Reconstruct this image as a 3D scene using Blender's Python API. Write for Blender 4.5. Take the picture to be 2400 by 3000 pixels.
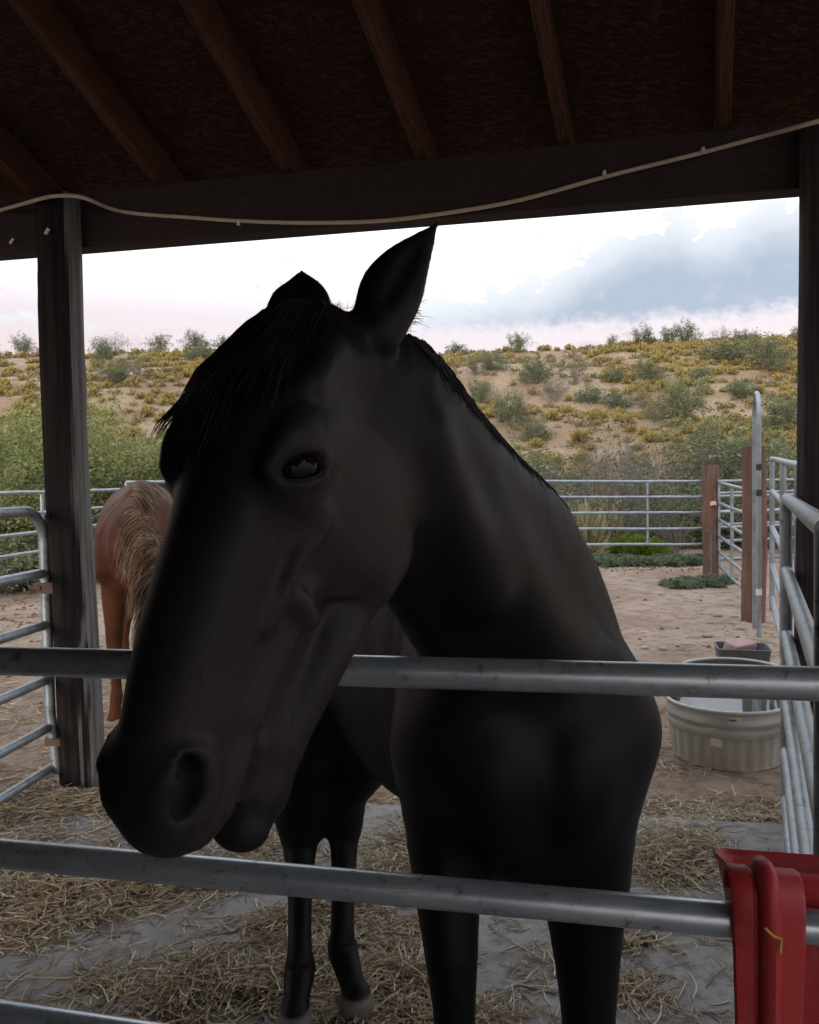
import bpy, bmesh, math, random
import numpy as np
from mathutils import Vector, Matrix, noise as mnoise

# === camera, sky, sun, exposure ===========================================
for o in list(bpy.data.objects):
    bpy.data.objects.remove(o, do_unlink=True)
scene = bpy.context.scene
COL = scene.collection
R = math.radians
CAM_H = 1.55
FPX, CX, CY = 1725.0, 862.5, 1078.1          # lens in units of a 1725 px wide picture
PITCH, ROLL = R(2.33), R(-1.0)
CAM_ROT = Matrix.Rotation(R(90) - PITCH, 3, 'X') @ Matrix.Rotation(ROLL, 3, 'Z')
cam = bpy.data.cameras.new('camera')
cam.sensor_fit = 'HORIZONTAL'; cam.sensor_width = 36; cam.lens = 36.0
cam.clip_start = 0.05; cam.clip_end = 3000
cam_ob = bpy.data.objects.new('camera', cam); COL.objects.link(cam_ob)
cam_ob.matrix_world = Matrix.Translation((0, 0, CAM_H)) @ CAM_ROT.to_4x4()
scene.camera = cam_ob

def ray(px, py):
    return CAM_ROT @ Vector(((px - CX) / FPX, -(py - CY) / FPX, -1.0))
def P(px, py, d):
    """point seen at (px,py) of the photograph lying d metres ahead (world Y)"""
    v = ray(px, py); s = d / v.y
    return Vector((v.x * s, d, CAM_H + v.z * s))
def PZ(px, py, z=0.0):
    """point seen at (px,py) lying at height z"""
    v = ray(px, py); s = (z - CAM_H) / v.z
    return Vector((v.x * s, v.y * s, z))

scene.render.engine = 'CYCLES'
scene.cycles.use_denoising = True
scene.cycles.max_bounces = 5; scene.cycles.diffuse_bounces = 3; scene.cycles.glossy_bounces = 3; scene.cycles.transmission_bounces = 3
scene.cycles.use_adaptive_sampling = True; scene.cycles.adaptive_threshold = 0.03
scene.cycles.sample_clamp_indirect = 6
scene.view_settings.view_transform = 'Standard'
scene.view_settings.look = 'None'
scene.view_settings.gamma = 1.0
scene.view_settings.use_curve_mapping = False
scene.view_settings.exposure = 1.6

SUN_AZ, SUN_EL = R(205), R(10)     # azimuth from +Y towards +X: low, behind the viewer, as the pink sky ahead implies
sun = bpy.data.lights.new('sun', 'SUN'); sun.energy = 0.8; sun.angle = R(20); sun.color = (1.0, 0.92, 0.85)
sun_ob = bpy.data.objects.new('sun', sun); COL.objects.link(sun_ob)
sd = Vector((math.sin(SUN_AZ) * math.cos(SUN_EL), math.cos(SUN_AZ) * math.cos(SUN_EL), math.sin(SUN_EL)))
sun_ob.rotation_euler = sd.to_track_quat('Z', 'Y').to_euler()

world = bpy.data.worlds.new('World'); scene.world = world; world.use_nodes = True
def N(nt, typ, **kw):
    n = nt.nodes.new(typ)
    for k, v in kw.items():
        if k == 'inp':
            for kk, vv in v.items():
                n.inputs[kk].default_value = vv
        else:
            setattr(n, k, v)
    return n
def L(nt, a, b): nt.links.new(a, b)
def MA(nt, op, a, b=None, c=None, clamp=False):
    n = nt.nodes.new('ShaderNodeMath'); n.operation = op; n.use_clamp = clamp
    for i, v in enumerate((a, b, c)):
        if v is None: continue
        if isinstance(v, (int, float)): n.inputs[i].default_value = v
        else: nt.links.new(v, n.inputs[i])
    return n.outputs[0]
def MIX(nt, f, a, b, blend='MIX'):
    n = nt.nodes.new('ShaderNodeMix'); n.data_type = 'RGBA'; n.blend_type = blend
    for i, v in ((0, f), (6, a), (7, b)):
        if isinstance(v, (int, float)): n.inputs[i].default_value = v
        elif isinstance(v, tuple): n.inputs[i].default_value = (v + (1,))[:4]
        else: nt.links.new(v, n.inputs[i])
    return n.outputs[2]
def SS(nt, v, lo, hi):
    n = nt.nodes.new('ShaderNodeMapRange'); n.interpolation_type = 'SMOOTHSTEP'
    n.inputs[1].default_value = lo; n.inputs[2].default_value = hi
    if isinstance(v, (int, float)): n.inputs[0].default_value = v
    else: nt.links.new(v, n.inputs[0])
    return n.outputs[0]
def NOISE(nt, vec, scale, detail=4, rough=0.55, dist=0.0, dims='3D'):
    n = nt.nodes.new('ShaderNodeTexNoise'); n.noise_dimensions = dims
    n.inputs['Scale'].default_value = scale; n.inputs['Detail'].default_value = detail
    n.inputs['Roughness'].default_value = rough; n.inputs['Distortion'].default_value = dist
    if vec is not None: nt.links.new(vec, n.inputs['Vector'])
    return n
def RAMP(nt, fac, stops, interp='LINEAR'):
    n = nt.nodes.new('ShaderNodeValToRGB'); n.color_ramp.interpolation = interp
    e = n.color_ramp.elements
    while len(e) < len(stops): e.new(0.5)
    for el, (p, c) in zip(e, stops):
        el.position = p; el.color = (c + (1,))[:4] if isinstance(c, tuple) else (c, c, c, 1)
    nt.links.new(fac, n.inputs[0])
    return n.outputs[0]

def build_world():
    nt = world.node_tree; nt.nodes.clear()
    out = N(nt, 'ShaderNodeOutputWorld'); bg = N(nt, 'ShaderNodeBackground')
    sky = N(nt, 'ShaderNodeTexSky', sky_type='NISHITA', sun_disc=False)
    sky.sun_elevation = SUN_EL; sky.sun_rotation = SUN_AZ
    sky.altitude = 1200; sky.air_density = 1.0; sky.dust_density = 1.0; sky.ozone_density = 1.0
    tc = N(nt, 'ShaderNodeTexCoord')
    sep = N(nt, 'ShaderNodeSeparateXYZ'); L(nt, tc.outputs['Generated'], sep.inputs[0])
    az = MA(nt, 'ARCTAN2', sep.outputs[0], sep.outputs[1])          # radians, 0 = straight ahead, + right
    el = MA(nt, 'ARCSINE', sep.outputs[2])
    # thin high veil that whitens the whole dome, warmer and pinker near the horizon
    elp = MA(nt, 'MAXIMUM', el, 0.0)
    veil = RAMP(nt, MA(nt, 'DIVIDE', elp, 1.2, clamp=True),
                [(0.0, (3.3, 2.25, 2.2)), (0.10, (3.4, 2.45, 2.4)), (0.16, (3.7, 3.0, 3.0)), (0.24, (6.0, 5.8, 5.9)), (0.5, (7.4, 7.6, 8.0)), (1.0, (6.2, 6.7, 7.6))])
    col = MIX(nt, 0.80, sky.outputs[0], veil)
    # cumulus bank: flat base, billowing top, carried round the horizon by low-frequency noise
    com = N(nt, 'ShaderNodeCombineXYZ'); L(nt, az, com.inputs[0]); L(nt, MA(nt, 'MULTIPLY', el, 1.25), com.inputs[1])
    big = NOISE(nt, com.outputs[0], 9, 2, 0.5).outputs[0]
    puff = NOISE(nt, com.outputs[0], 26, 5, 0.58).outputs[0]
    fine = NOISE(nt, com.outputs[0], 70, 3, 0.6).outputs[0]
    fc = N(nt, 'ShaderNodeFloatCurve'); cu = fc.mapping.curves[0]
    pts = [(0.0, .19), (0.12, .155), (0.2, .2), (0.3, .15), (0.4, .205), (0.47, .165), (0.4975, .165), (0.503, .212), (0.515, .222), (0.525, .235), (0.54, .278), (0.55, .292), (0.556, .275), (0.566, .294), (0.575, .29), (0.6, .25), (0.64, .17), (0.7, .16), (0.8, .23), (0.9, .16), (1.0, .19)]
    while len(cu.points) < len(pts): cu.points.new(0.5, 0.5)
    for p, (x, y) in zip(cu.points, pts): p.location = (x, y); p.handle_type = 'AUTO'
    fc.mapping.use_clip = False; fc.mapping.update()
    L(nt, MA(nt, 'ADD', MA(nt, 'DIVIDE', az, 2 * math.pi), 0.5), fc.inputs['Value'])
    vo = N(nt, 'ShaderNodeTexVoronoi', feature='SMOOTH_F1'); vo.inputs['Scale'].default_value = 34; vo.inputs['Smoothness'].default_value = 0.25
    wob = N(nt, 'ShaderNodeVectorMath', operation='MULTIPLY_ADD'); nz = NOISE(nt, com.outputs[0], 60, 2, 0.6); L(nt, nz.outputs['Color'], wob.inputs[0]); wob.inputs[1].default_value = (.022, .022, 0); L(nt, com.outputs[0], wob.inputs[2]); L(nt, wob.outputs[0], vo.inputs['Vector'])
    bil = MA(nt, 'SUBTRACT', 0.42, vo.outputs['Distance'])
    top = MA(nt, 'ADD', MA(nt, 'ADD', fc.outputs[0], MA(nt, 'MULTIPLY', MA(nt, 'SUBTRACT', puff, 0.5), 0.055)), MA(nt, 'MULTIPLY', bil, 0.036))
    base = MA(nt, 'ADD', 0.178, MA(nt, 'ADD', MA(nt, 'MULTIPLY', MA(nt, 'SUBTRACT', big, 0.5), -0.03), MA(nt, 'MULTIPLY', MA(nt, 'SUBTRACT', fine, 0.5), 0.03)))
    mt = SS(nt, MA(nt, 'SUBTRACT', top, el), -0.002, 0.0065)
    mb = SS(nt, MA(nt, 'SUBTRACT', el, base), -0.010, 0.014)
    m = MA(nt, 'MULTIPLY', mt, mb)
    depth = MA(nt, 'SUBTRACT', top, el)                              # 0 at the lit crown, larger below
    shade = MA(nt, 'ADD', MA(nt, 'ADD', SS(nt, depth, 0.0, 0.07), MA(nt, 'MULTIPLY', bil, -0.55)), MA(nt, 'MULTIPLY', MA(nt, 'SUBTRACT', puff, 0.5), -0.7), clamp=True)
    ccol = MIX(nt, shade, (3.4, 3.55, 3.8), (1.8, 2.13, 2.6))
    # lower, farther pink-lit heads by the horizon
    fm = SS(nt, MA(nt, 'ADD', MA(nt, 'MULTIPLY', puff, 0.35), MA(nt, 'MULTIPLY', MA(nt, 'SUBTRACT', 0.175, el), 1.2)), 0.19, 0.215)
    fm2 = MA(nt, 'MULTIPLY', fm, SS(nt, MA(nt, 'SUBTRACT', big, MA(nt, 'MULTIPLY', el, 0.3)), 0.50, 0.56))
    col = MIX(nt, MA(nt, 'MULTIPLY', fm2, 0.75), col, MIX(nt, fine, (2.5, 2.55, 2.95), (3.5, 2.75, 2.75)))
    # scattered small scraps higher up
    sc = MA(nt, 'MULTIPLY', SS(nt, fine, 0.61, 0.68), SS(nt, big, 0.5, 0.6))
    sc = MA(nt, 'MULTIPLY', sc, SS(nt, el, 0.12, 0.2))
    col = MIX(nt, MA(nt, 'MULTIPLY', sc, 0.7), col, (2.5, 2.75, 3.15))
    col = MIX(nt, m, col, ccol)
    L(nt, col, bg.inputs[0]); bg.inputs[1].default_value = 0.09
    L(nt, bg.outputs[0], out.inputs[0])
    world.cycles.sampling_method = 'MANUAL'; world.cycles.sample_map_resolution = 512
build_world()

# === helpers ==============================================================
rng = random.Random(7)
nrng = np.random.default_rng(7)

def tag(o, label=None, cat=None, group=None, kind=None):
    if label: o['label'] = label
    if cat: o['category'] = cat
    if group: o['group'] = group
    if kind: o['kind'] = kind
    return o
def empty(name, loc=(0, 0, 0), rz=0.0):
    e = bpy.data.objects.new(name, None); COL.objects.link(e)
    e.location = loc; e.rotation_euler = (0, 0, rz); e.empty_display_size = 0.1
    return e
def link(name, me, mat=None, parent=None, keep_world=True):
    o = bpy.data.objects.new(name, me); COL.objects.link(o)
    if mat is not None:
        for m in (mat if isinstance(mat, (list, tuple)) else [mat]):
            if m.name not in [x.name for x in me.materials if x]: me.materials.append(m)
    if parent is not None:
        o.parent = parent
        if keep_world: o.matrix_parent_inverse = parent_matrix(parent).inverted()
    return o
def parent_matrix(p):
    m = Matrix.LocRotScale(p.location, p.rotation_euler, p.scale)
    if p.parent is not None: m = parent_matrix(p.parent) @ p.matrix_parent_inverse @ m
    return m
def mesh(name, verts, faces, smooth=True, mats=None):
    me = bpy.data.meshes.new(name)
    me.from_pydata([tuple(v) for v in verts], [], faces)
    if smooth: me.polygons.foreach_set('use_smooth', np.ones(len(me.polygons), dtype=bool))
    me.update()
    return me
def np_mesh(name, verts, quads, smooth=True):
    """fast mesh from numpy arrays; quads (n,k)"""
    me = bpy.data.meshes.new(name)
    v = np.asarray(verts, dtype=np.float32); q = np.asarray(quads, dtype=np.int32)
    k = q.shape[1]
    me.vertices.add(len(v)); me.vertices.foreach_set('co', v.ravel())
    me.loops.add(q.size); me.loops.foreach_set('vertex_index', q.ravel())
    me.polygons.add(len(q)); me.polygons.foreach_set('loop_start', np.arange(0, q.size, k, dtype=np.int32))
    me.polygons.foreach_set('use_smooth', np.full(len(q), smooth))
    me.update(calc_edges=True); me.validate()
    return me
class MB:
    """collects shapes into one mesh"""
    def __init__(s): s.v = []; s.f = []
    def add(s, v, f):
        b = len(s.v); s.v += [tuple(x) for x in v]; s.f += [tuple(i + b for i in q) for q in f]
    def box(s, c, half, rot=None):
        c = Vector(c); vs = []
        for x in (-1, 1):
            for y in (-1, 1):
                for z in (-1, 1):
                    p = Vector((x * half[0], y * half[1], z * half[2]))
                    vs.append(c + (rot @ p if rot is not None else p))
        s.add(vs, [(0, 1, 3, 2), (4, 6, 7, 5), (0, 4, 5, 1), (2, 3, 7, 6), (0, 2, 6, 4), (1, 5, 7, 3)])
    def tube(s, pts, r, n=12, caps=True):
        pts = [Vector(p) for p in pts]; m = len(pts)
        rr = r if isinstance(r, (list, tuple)) else [r] * m
        ref = None; rings = []
        for i, p in enumerate(pts):
            t = (pts[min(i + 1, m - 1)] - pts[max(i - 1, 0)]).normalized()
            if ref is None:
                ref = Vector((0, 0, 1)) if abs(t.z) < 0.9 else Vector((1, 0, 0))
            u = (ref - t * ref.dot(t)).normalized(); w = t.cross(u); ref = u
            rings.append([p + (u * math.cos(a) + w * math.sin(a)) * rr[i] for a in [2 * math.pi * k / n for k in range(n)]])
        vs = [v for r_ in rings for v in r_]
        fs = [(i * n + k, i * n + (k + 1) % n, (i + 1) * n + (k + 1) % n, (i + 1) * n + k) for i in range(m - 1) for k in range(n)]
        if caps:
            fs += [tuple(range(n - 1, -1, -1)), tuple((m - 1) * n + k for k in range(n))]
        s.add(vs, fs)
    def build(s, name, mat, parent=None, smooth=True, bevel=0.0, angle=35):
        me = mesh(name, s.v, s.f, smooth)
        o = link(name, me, mat, parent)
        if bevel > 0:
            b = o.modifiers.new('bevel', 'BEVEL'); b.width = bevel; b.segments = 2; b.limit_method = 'ANGLE'; b.angle_limit = R(40)
        if smooth and angle: sharp_edges(me, angle)
        return o
def sharp_edges(me, angle):
    bm = bmesh.new(); bm.from_mesh(me)
    for e in bm.edges:
        if len(e.link_faces) == 2 and e.calc_face_angle(0) > R(angle): e.smooth = False
    bm.to_mesh(me); bm.free()
def copy_tree(o, parent=None):
    c = o.copy(); COL.objects.link(c)
    if parent is not None:
        c.parent = parent; c.matrix_parent_inverse = o.matrix_parent_inverse
    for ch in [x for x in bpy.data.objects if x.parent == o]: copy_tree(ch, c)
    return c
def bez(pts, n):
    """Catmull-Rom through pts"""
    pts = [Vector(p) for p in pts]; out = []
    for i in range(len(pts) - 1):
        p0 = pts[max(i - 1, 0)]; p1 = pts[i]; p2 = pts[i + 1]; p3 = pts[min(i + 2, len(pts) - 1)]
        for k in range(n):
            t = k / n
            out.append(0.5 * ((2 * p1) + (p2 - p0) * t + (2 * p0 - 5 * p1 + 4 * p2 - p3) * t * t + (3 * p1 - p0 - 3 * p2 + p3) * t ** 3))
    out.append(pts[-1]); return out

def material(name, fn, rough=0.7, metal=0.0, spec=0.5):
    m = bpy.data.materials.new(name); m.use_nodes = True
    nt = m.node_tree; b = nt.nodes['Principled BSDF']
    b.inputs['Roughness'].default_value = rough; b.inputs['Metallic'].default_value = metal
    b.inputs['Specular IOR Level'].default_value = spec
    fn(nt, b)
    return m
def OBJ(nt): return N(nt, 'ShaderNodeTexCoord').outputs['Object']
def GEOP(nt): return N(nt, 'ShaderNodeNewGeometry').outputs['Position']
def SCALE(nt, vec, s):
    n = N(nt, 'ShaderNodeMapping'); n.inputs['Scale'].default_value = s; L(nt, vec, n.inputs[0]); return n.outputs[0]
def BUMP(nt, b, h, strength=0.3, dist=0.01):
    n = N(nt, 'ShaderNodeBump'); n.inputs['Strength'].default_value = strength; n.inputs['Distance'].default_value = dist
    L(nt, h, n.inputs['Height']); L(nt, n.outputs[0], b.inputs['Normal'])

# === materials of the place ===============================================
def m_dirt(nt, b):
    p = GEOP(nt)
    n1 = NOISE(nt, p, 0.7, 5, 0.6).outputs[0]; n2 = NOISE(nt, p, 6, 6, 0.65).outputs[0]; n3 = NOISE(nt, SCALE(nt, p, (60, 90, 60)), 1, 4, 0.7).outputs[0]
    c = MIX(nt, SS(nt, n1, 0.35, 0.65), (0.255, 0.180, 0.130), (0.375, 0.292, 0.225))
    c = MIX(nt, SS(nt, n2, 0.42, 0.75), c, (0.135, 0.090, 0.062))
    c = MIX(nt, MA(nt, 'MULTIPLY', SS(nt, n3, 0.5, 0.75), 0.5), c, (0.43, 0.36, 0.29))
    L(nt, c, b.inputs['Base Color'])
    BUMP(nt, b, MA(nt, 'ADD', n2, MA(nt, 'MULTIPLY', n3, 0.5)), 0.7, 0.03)
M_DIRT = material('corral_dirt', m_dirt, 0.95, spec=0.15)
def m_hill(nt, b):
    p = GEOP(nt)
    n1 = NOISE(nt, p, 0.22, 6, 0.6).outputs[0]; n2 = NOISE(nt, p, 2.2, 6, 0.7).outputs[0]; n3 = NOISE(nt, p, 14, 4, 0.7).outputs[0]
    c = MIX(nt, SS(nt, n1, 0.38, 0.62), (0.30, 0.20, 0.125), (0.40, 0.305, 0.215))
    c = MIX(nt, SS(nt, n2, 0.45, 0.72), c, (0.25, 0.19, 0.115))
    c = MIX(nt, MA(nt, 'MULTIPLY', SS(nt, n3, 0.5, 0.7), 0.6), c, (0.40, 0.32, 0.255))
    L(nt, c, b.inputs['Base Color'])
    BUMP(nt, b, MA(nt, 'ADD', n2, MA(nt, 'MULTIPLY', n3, 0.6)), 0.9, 0.18)
M_HILL = material('hill_soil', m_hill, 0.95, spec=0.1)
def m_conc(nt, b):
    p = GEOP(nt)
    n1 = NOISE(nt, p, 2.2, 6, 0.65).outputs[0]; n2 = NOISE(nt, p, 16, 6, 0.7).outputs[0]; n3 = NOISE(nt, p, 140, 3, 0.6).outputs[0]
    c = MIX(nt, SS(nt, n1, 0.35, 0.65), (0.20, 0.195, 0.19), (0.30, 0.295, 0.29))
    c = MIX(nt, MA(nt, 'MULTIPLY', SS(nt, n2, 0.42, 0.66), 0.8), c, (0.13, 0.115, 0.095))
    c = MIX(nt, MA(nt, 'MULTIPLY', SS(nt, NOISE(nt, p, 1.1, 5, 0.6, 0.5).outputs[0], 0.5, 0.62), 0.6), c, (0.155, 0.13, 0.10))
    c = MIX(nt, MA(nt, 'MULTIPLY', SS(nt, n3, 0.5, 0.75), 0.4), c, (0.11, 0.10, 0.09))
    L(nt, c, b.inputs['Base Color']); L(nt, RAMP(nt, n1, [(0.3, 0.45), (0.7, 0.8)]), b.inputs['Roughness'])
    BUMP(nt, b, MA(nt, 'ADD', n2, n3), 0.4, 0.006)
M_CONC = material('stained_concrete', m_conc, 0.7, spec=0.35)
def m_wood(dark, light, gx=(9, 9, 0.8), crack=0.5, rough=0.8):
    def f(nt, b):
        p = OBJ(nt)
        g = NOISE(nt, SCALE(nt, p, gx), 3.0, 6, 0.65, 0.4).outputs[0]
        g2 = NOISE(nt, SCALE(nt, p, tuple(7 * x for x in gx)), 3.0, 4, 0.6).outputs[0]
        blot = NOISE(nt, p, 3.0, 3, 0.5).outputs[0]
        c = MIX(nt, SS(nt, g, 0.3, 0.7), dark, light)
        c = MIX(nt, MA(nt, 'MULTIPLY', SS(nt, g2, 0.5, 0.8), crack), c, tuple(x * 0.35 for x in dark))
        c = MIX(nt, MA(nt, 'MULTIPLY', SS(nt, blot, 0.45, 0.7), 0.35), c, tuple(x * 0.7 for x in dark))
        L(nt, c, b.inputs['Base Color'])
        BUMP(nt, b, MA(nt, 'ADD', g, MA(nt, 'MULTIPLY', g2, 0.7)), 0.6, 0.008)
    return f
M_RAFTER = material('stained_rafter', m_wood((0.050, 0.023, 0.017), (0.125, 0.055, 0.036), (30, 2, 30)), 0.8, spec=0.15)
M_BEAM = material('dark_beam', m_wood((0.030, 0.022, 0.022), (0.055, 0.039, 0.037), (2, 40, 40)), 0.75, spec=0.15)
M_LOG = material('weathered_log', m_wood((0.050, 0.045, 0.042), (0.165, 0.155, 0.148), (13, 13, 0.5), 0.75), 0.85)
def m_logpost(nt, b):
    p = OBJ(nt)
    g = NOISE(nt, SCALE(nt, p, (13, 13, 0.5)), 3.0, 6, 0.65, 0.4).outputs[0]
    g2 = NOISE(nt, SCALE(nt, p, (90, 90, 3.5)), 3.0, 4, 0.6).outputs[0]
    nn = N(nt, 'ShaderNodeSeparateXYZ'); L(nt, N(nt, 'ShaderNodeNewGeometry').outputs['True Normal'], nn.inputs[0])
    # side light painted in: right and outward faces paler grey, the others dark
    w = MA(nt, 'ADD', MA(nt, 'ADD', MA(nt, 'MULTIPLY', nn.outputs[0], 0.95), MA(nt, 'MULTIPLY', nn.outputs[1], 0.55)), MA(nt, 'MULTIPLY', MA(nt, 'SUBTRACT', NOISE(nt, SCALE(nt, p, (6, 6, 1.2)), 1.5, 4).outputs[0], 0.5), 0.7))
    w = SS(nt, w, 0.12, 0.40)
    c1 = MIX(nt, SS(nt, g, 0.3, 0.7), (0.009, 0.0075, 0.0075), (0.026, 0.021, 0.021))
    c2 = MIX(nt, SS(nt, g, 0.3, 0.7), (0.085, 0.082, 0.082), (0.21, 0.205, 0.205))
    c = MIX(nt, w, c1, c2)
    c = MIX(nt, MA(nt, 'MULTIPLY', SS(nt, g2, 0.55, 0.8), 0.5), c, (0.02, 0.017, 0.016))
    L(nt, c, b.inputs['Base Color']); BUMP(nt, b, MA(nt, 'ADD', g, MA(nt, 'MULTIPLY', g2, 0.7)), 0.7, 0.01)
M_LOG = material('weathered_log_lit_side', m_logpost, 0.9, spec=0.12)
M_LOGDARK = material('dark_log', m_wood((0.030, 0.024, 0.025), (0.075, 0.06, 0.06), (13, 13, 0.5), 0.6), 0.9, spec=0.15)
M_REDPOST = material('treated_post', m_wood((0.100, 0.052, 0.036), (0.190, 0.105, 0.074), (13, 13, 0.5), 0.85), 0.85)
def m_osb(nt, b):
    p = OBJ(nt)
    v = N(nt, 'ShaderNodeTexVoronoi'); L(nt, SCALE(nt, p, (34, 95, 34)), v.inputs['Vector']); v.inputs['Scale'].default_value = 1.0; v.inputs['Randomness'].default_value = 1
    v2 = N(nt, 'ShaderNodeTexVoronoi'); L(nt, SCALE(nt, p, (120, 26, 80)), v2.inputs['Vector'])
    n = NOISE(nt, p, 60, 4).outputs[0]; st = NOISE(nt, p, 1.3, 3).outputs[0]
    h = N(nt, 'ShaderNodeSeparateColor'); L(nt, v.outputs['Color'], h.inputs[0])
    h2 = N(nt, 'ShaderNodeSeparateColor'); L(nt, v2.outputs['Color'], h2.inputs[0])
    c = MIX(nt, MA(nt, 'POWER', h.outputs[0], 2.2), (0.032, 0.015, 0.011), (0.125, 0.056, 0.034))
    c = MIX(nt, MA(nt, 'MULTIPLY', h2.outputs[1], 0.5), c, (0.065, 0.030, 0.020))
    c = MIX(nt, MA(nt, 'MULTIPLY', n, 0.6), c, (0.018, 0.010, 0.009))
    c = MIX(nt, MA(nt, 'MULTIPLY', SS(nt, st, 0.5, 0.75), 0.4), c, (0.045, 0.03, 0.03))
    L(nt, c, b.inputs['Base Color'])
    BUMP(nt, b, MA(nt, 'ADD', h.outputs[0], MA(nt, 'MULTIPLY', n, 0.5)), 0.5, 0.004)
M_OSB = material('strand_board', m_osb, 0.85, spec=0.12)
def m_galv(nt, b):
    p = OBJ(nt)
    n1 = NOISE(nt, p, 9, 5, 0.6).outputs[0]; n2 = NOISE(nt, p, 55, 4, 0.65).outputs[0]
    c = MIX(nt, SS(nt, n1, 0.3, 0.7), (0.225, 0.26, 0.285), (0.34, 0.375, 0.40))
    c = MIX(nt, MA(nt, 'MULTIPLY', SS(nt, n2, 0.55, 0.75), 0.5), c, (0.19, 0.175, 0.16))
    L(nt, c, b.inputs['Base Color'])
    L(nt, RAMP(nt, n1, [(0.3, 0.38), (0.7, 0.55)]), b.inputs['Roughness'])
    BUMP(nt, b, n2, 0.15, 0.001)
M_GALV = material('galvanised_pipe', m_galv, 0.45, metal=0.75)
def m_galv_near(nt, b):
    p = OBJ(nt)
    n1 = NOISE(nt, p, 7, 5, 0.6).outputs[0]; n2 = NOISE(nt, p, 45, 5, 0.65).outputs[0]; n3 = NOISE(nt, SCALE(nt, p, (3, 60, 60)), 2, 4, 0.6).outputs[0]
    c = MIX(nt, SS(nt, n1, 0.3, 0.7), (0.42, 0.49, 0.535), (0.54, 0.60, 0.64))
    c = MIX(nt, MA(nt, 'MULTIPLY', SS(nt, n3, 0.55, 0.75), 0.45), c, (0.24, 0.235, 0.225))
    c = MIX(nt, MA(nt, 'MULTIPLY', SS(nt, n2, 0.57, 0.70), 0.7), c, (0.17, 0.13, 0.10))
    rust = NOISE(nt, SCALE(nt, p, (2.0, 22, 22)), 2.2, 6, 0.7).outputs[0]
    c = MIX(nt, MA(nt, 'MULTIPLY', SS(nt, rust, 0.58, 0.72), 0.6), c, (0.22, 0.16, 0.12))
    L(nt, c, b.inputs['Base Color']); L(nt, RAMP(nt, n1, [(0.3, 0.27), (0.7, 0.42)]), b.inputs['Roughness']); BUMP(nt, b, n2, 0.2, 0.001)
M_GALVNEAR = material('galvanised_near_pipe', m_galv_near, 0.4, metal=0.75)
def m_galv_old(nt, b):
    m_galv(nt, b)
    p = OBJ(nt); n = NOISE(nt, SCALE(nt, p, (14, 14, 14)), 1.6, 6, 0.7).outputs[0]
    src = b.inputs['Base Color'].links[0].from_socket
    L(nt, MIX(nt, SS(nt, n, 0.55, 0.7), src, (0.085, 0.085, 0.085)), b.inputs['Base Color'])
M_GALVOLD = material('worn_pipe', m_galv_old, 0.5, metal=0.6)
def plain(name, c, rough=0.6, metal=0.0, var=0.25, scale=20, spec=0.5):
    def f(nt, b):
        n = NOISE(nt, OBJ(nt), scale, 4).outputs[0]
        L(nt, MIX(nt, n, tuple(x * (1 - var) for x in c), tuple(min(1, x * (1 + var)) for x in c)), b.inputs['Base Color'])
        BUMP(nt, b, n, 0.1, 0.002)
    return material(name, f, rough, metal, spec)
M_CABLE = plain('cream_cable', (0.50, 0.42, 0.33), 0.5)
M_WHITEPL = plain('white_plastic', (0.65, 0.63, 0.58), 0.5)
M_STEEL = plain('dark_steel', (0.06, 0.058, 0.055), 0.5, 0.6)
M_RUST = plain('rusty_bracket', (0.10, 0.06, 0.045), 0.8)

# === ground, hill, slab ===================================================
def vnoise(x, y, s, seed=0.0): return mnoise.noise(Vector((x * s + seed, y * s - seed * 1.7, seed)))
def fbm(x, y, s, seed=0.0, o=4):
    a, t = 1.0, 0.0
    for i in range(o): t += a * vnoise(x, y, s * 2 ** i, seed + i * 3.1); a *= 0.5
    return t
def hill_z(x, y):
    y0 = 16.5 + 1.2 * vnoise(x, 0, 0.12, 4.0)
    yc = 47 + 3.5 * vnoise(x, 0, 0.05, 9.0)
    zc = 8.75 + 0.30 * math.sin(x * 0.12 - 1.0) + 0.35 * vnoise(x, 0, 0.09, 2.0)
    zc += 0.9 * max(0, (yc / 47 - 1)) * 8
    t = (y - y0) / (yc - y0)
    if t <= 0: return 0.12 + 0.04 * fbm(x, y, 0.5, 1.0, 2)
    if t < 1:
        h = zc * (0.75 * t + 0.25 * t * t * (3 - 2 * t))
        # a shallow gully crossing the face
        g = (y - (33 - 0.42 * (x - 6))) / 2.2
        h -= 0.75 * math.exp(-g * g) * (1 if x > 2 else math.exp(-((x - 2) / 6) ** 2))
        h += (0.45 * fbm(x, y, 0.14, 5.0, 4) + 0.12 * fbm(x, y, 0.7, 8.0, 3)) * min(1, t * 4) * min(1, (1 - t) * 3 + .35)
        return h + 0.12
    return zc + (y - yc) * 0.004 + 0.10 * fbm(x, y, 0.2, 5.0, 2) * 1 + 0.12
def ground_z(x, y):
    if y > 14.5: return hill_z(x, y)
    d = y - (3.83 - 0.165 * x)
    z = -0.045 + 0.012 * fbm(x, y, 0.9, 2.0, 3)
    f = max(0.0, min(1.0, (y - 4.5) / 4)); hz = 0.12 * max(0.0, min(1.0, (y - 11.8) / 2.7))
    return z * (1 - f) + hz * f + 0.015 * fbm(x, y, 2.5, 6.0, 2) * min(1, max(0, d) * 2)
def on_ground(px, py, dmax=140):
    v = ray(px, py); d = 2.0
    while d < dmax:
        x, z = v.x * d / v.y, CAM_H + v.z * d / v.y
        if z < ground_z(x, d): return Vector((x, d, ground_z(x, d)))
        d *= 1.004
    return None

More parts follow.
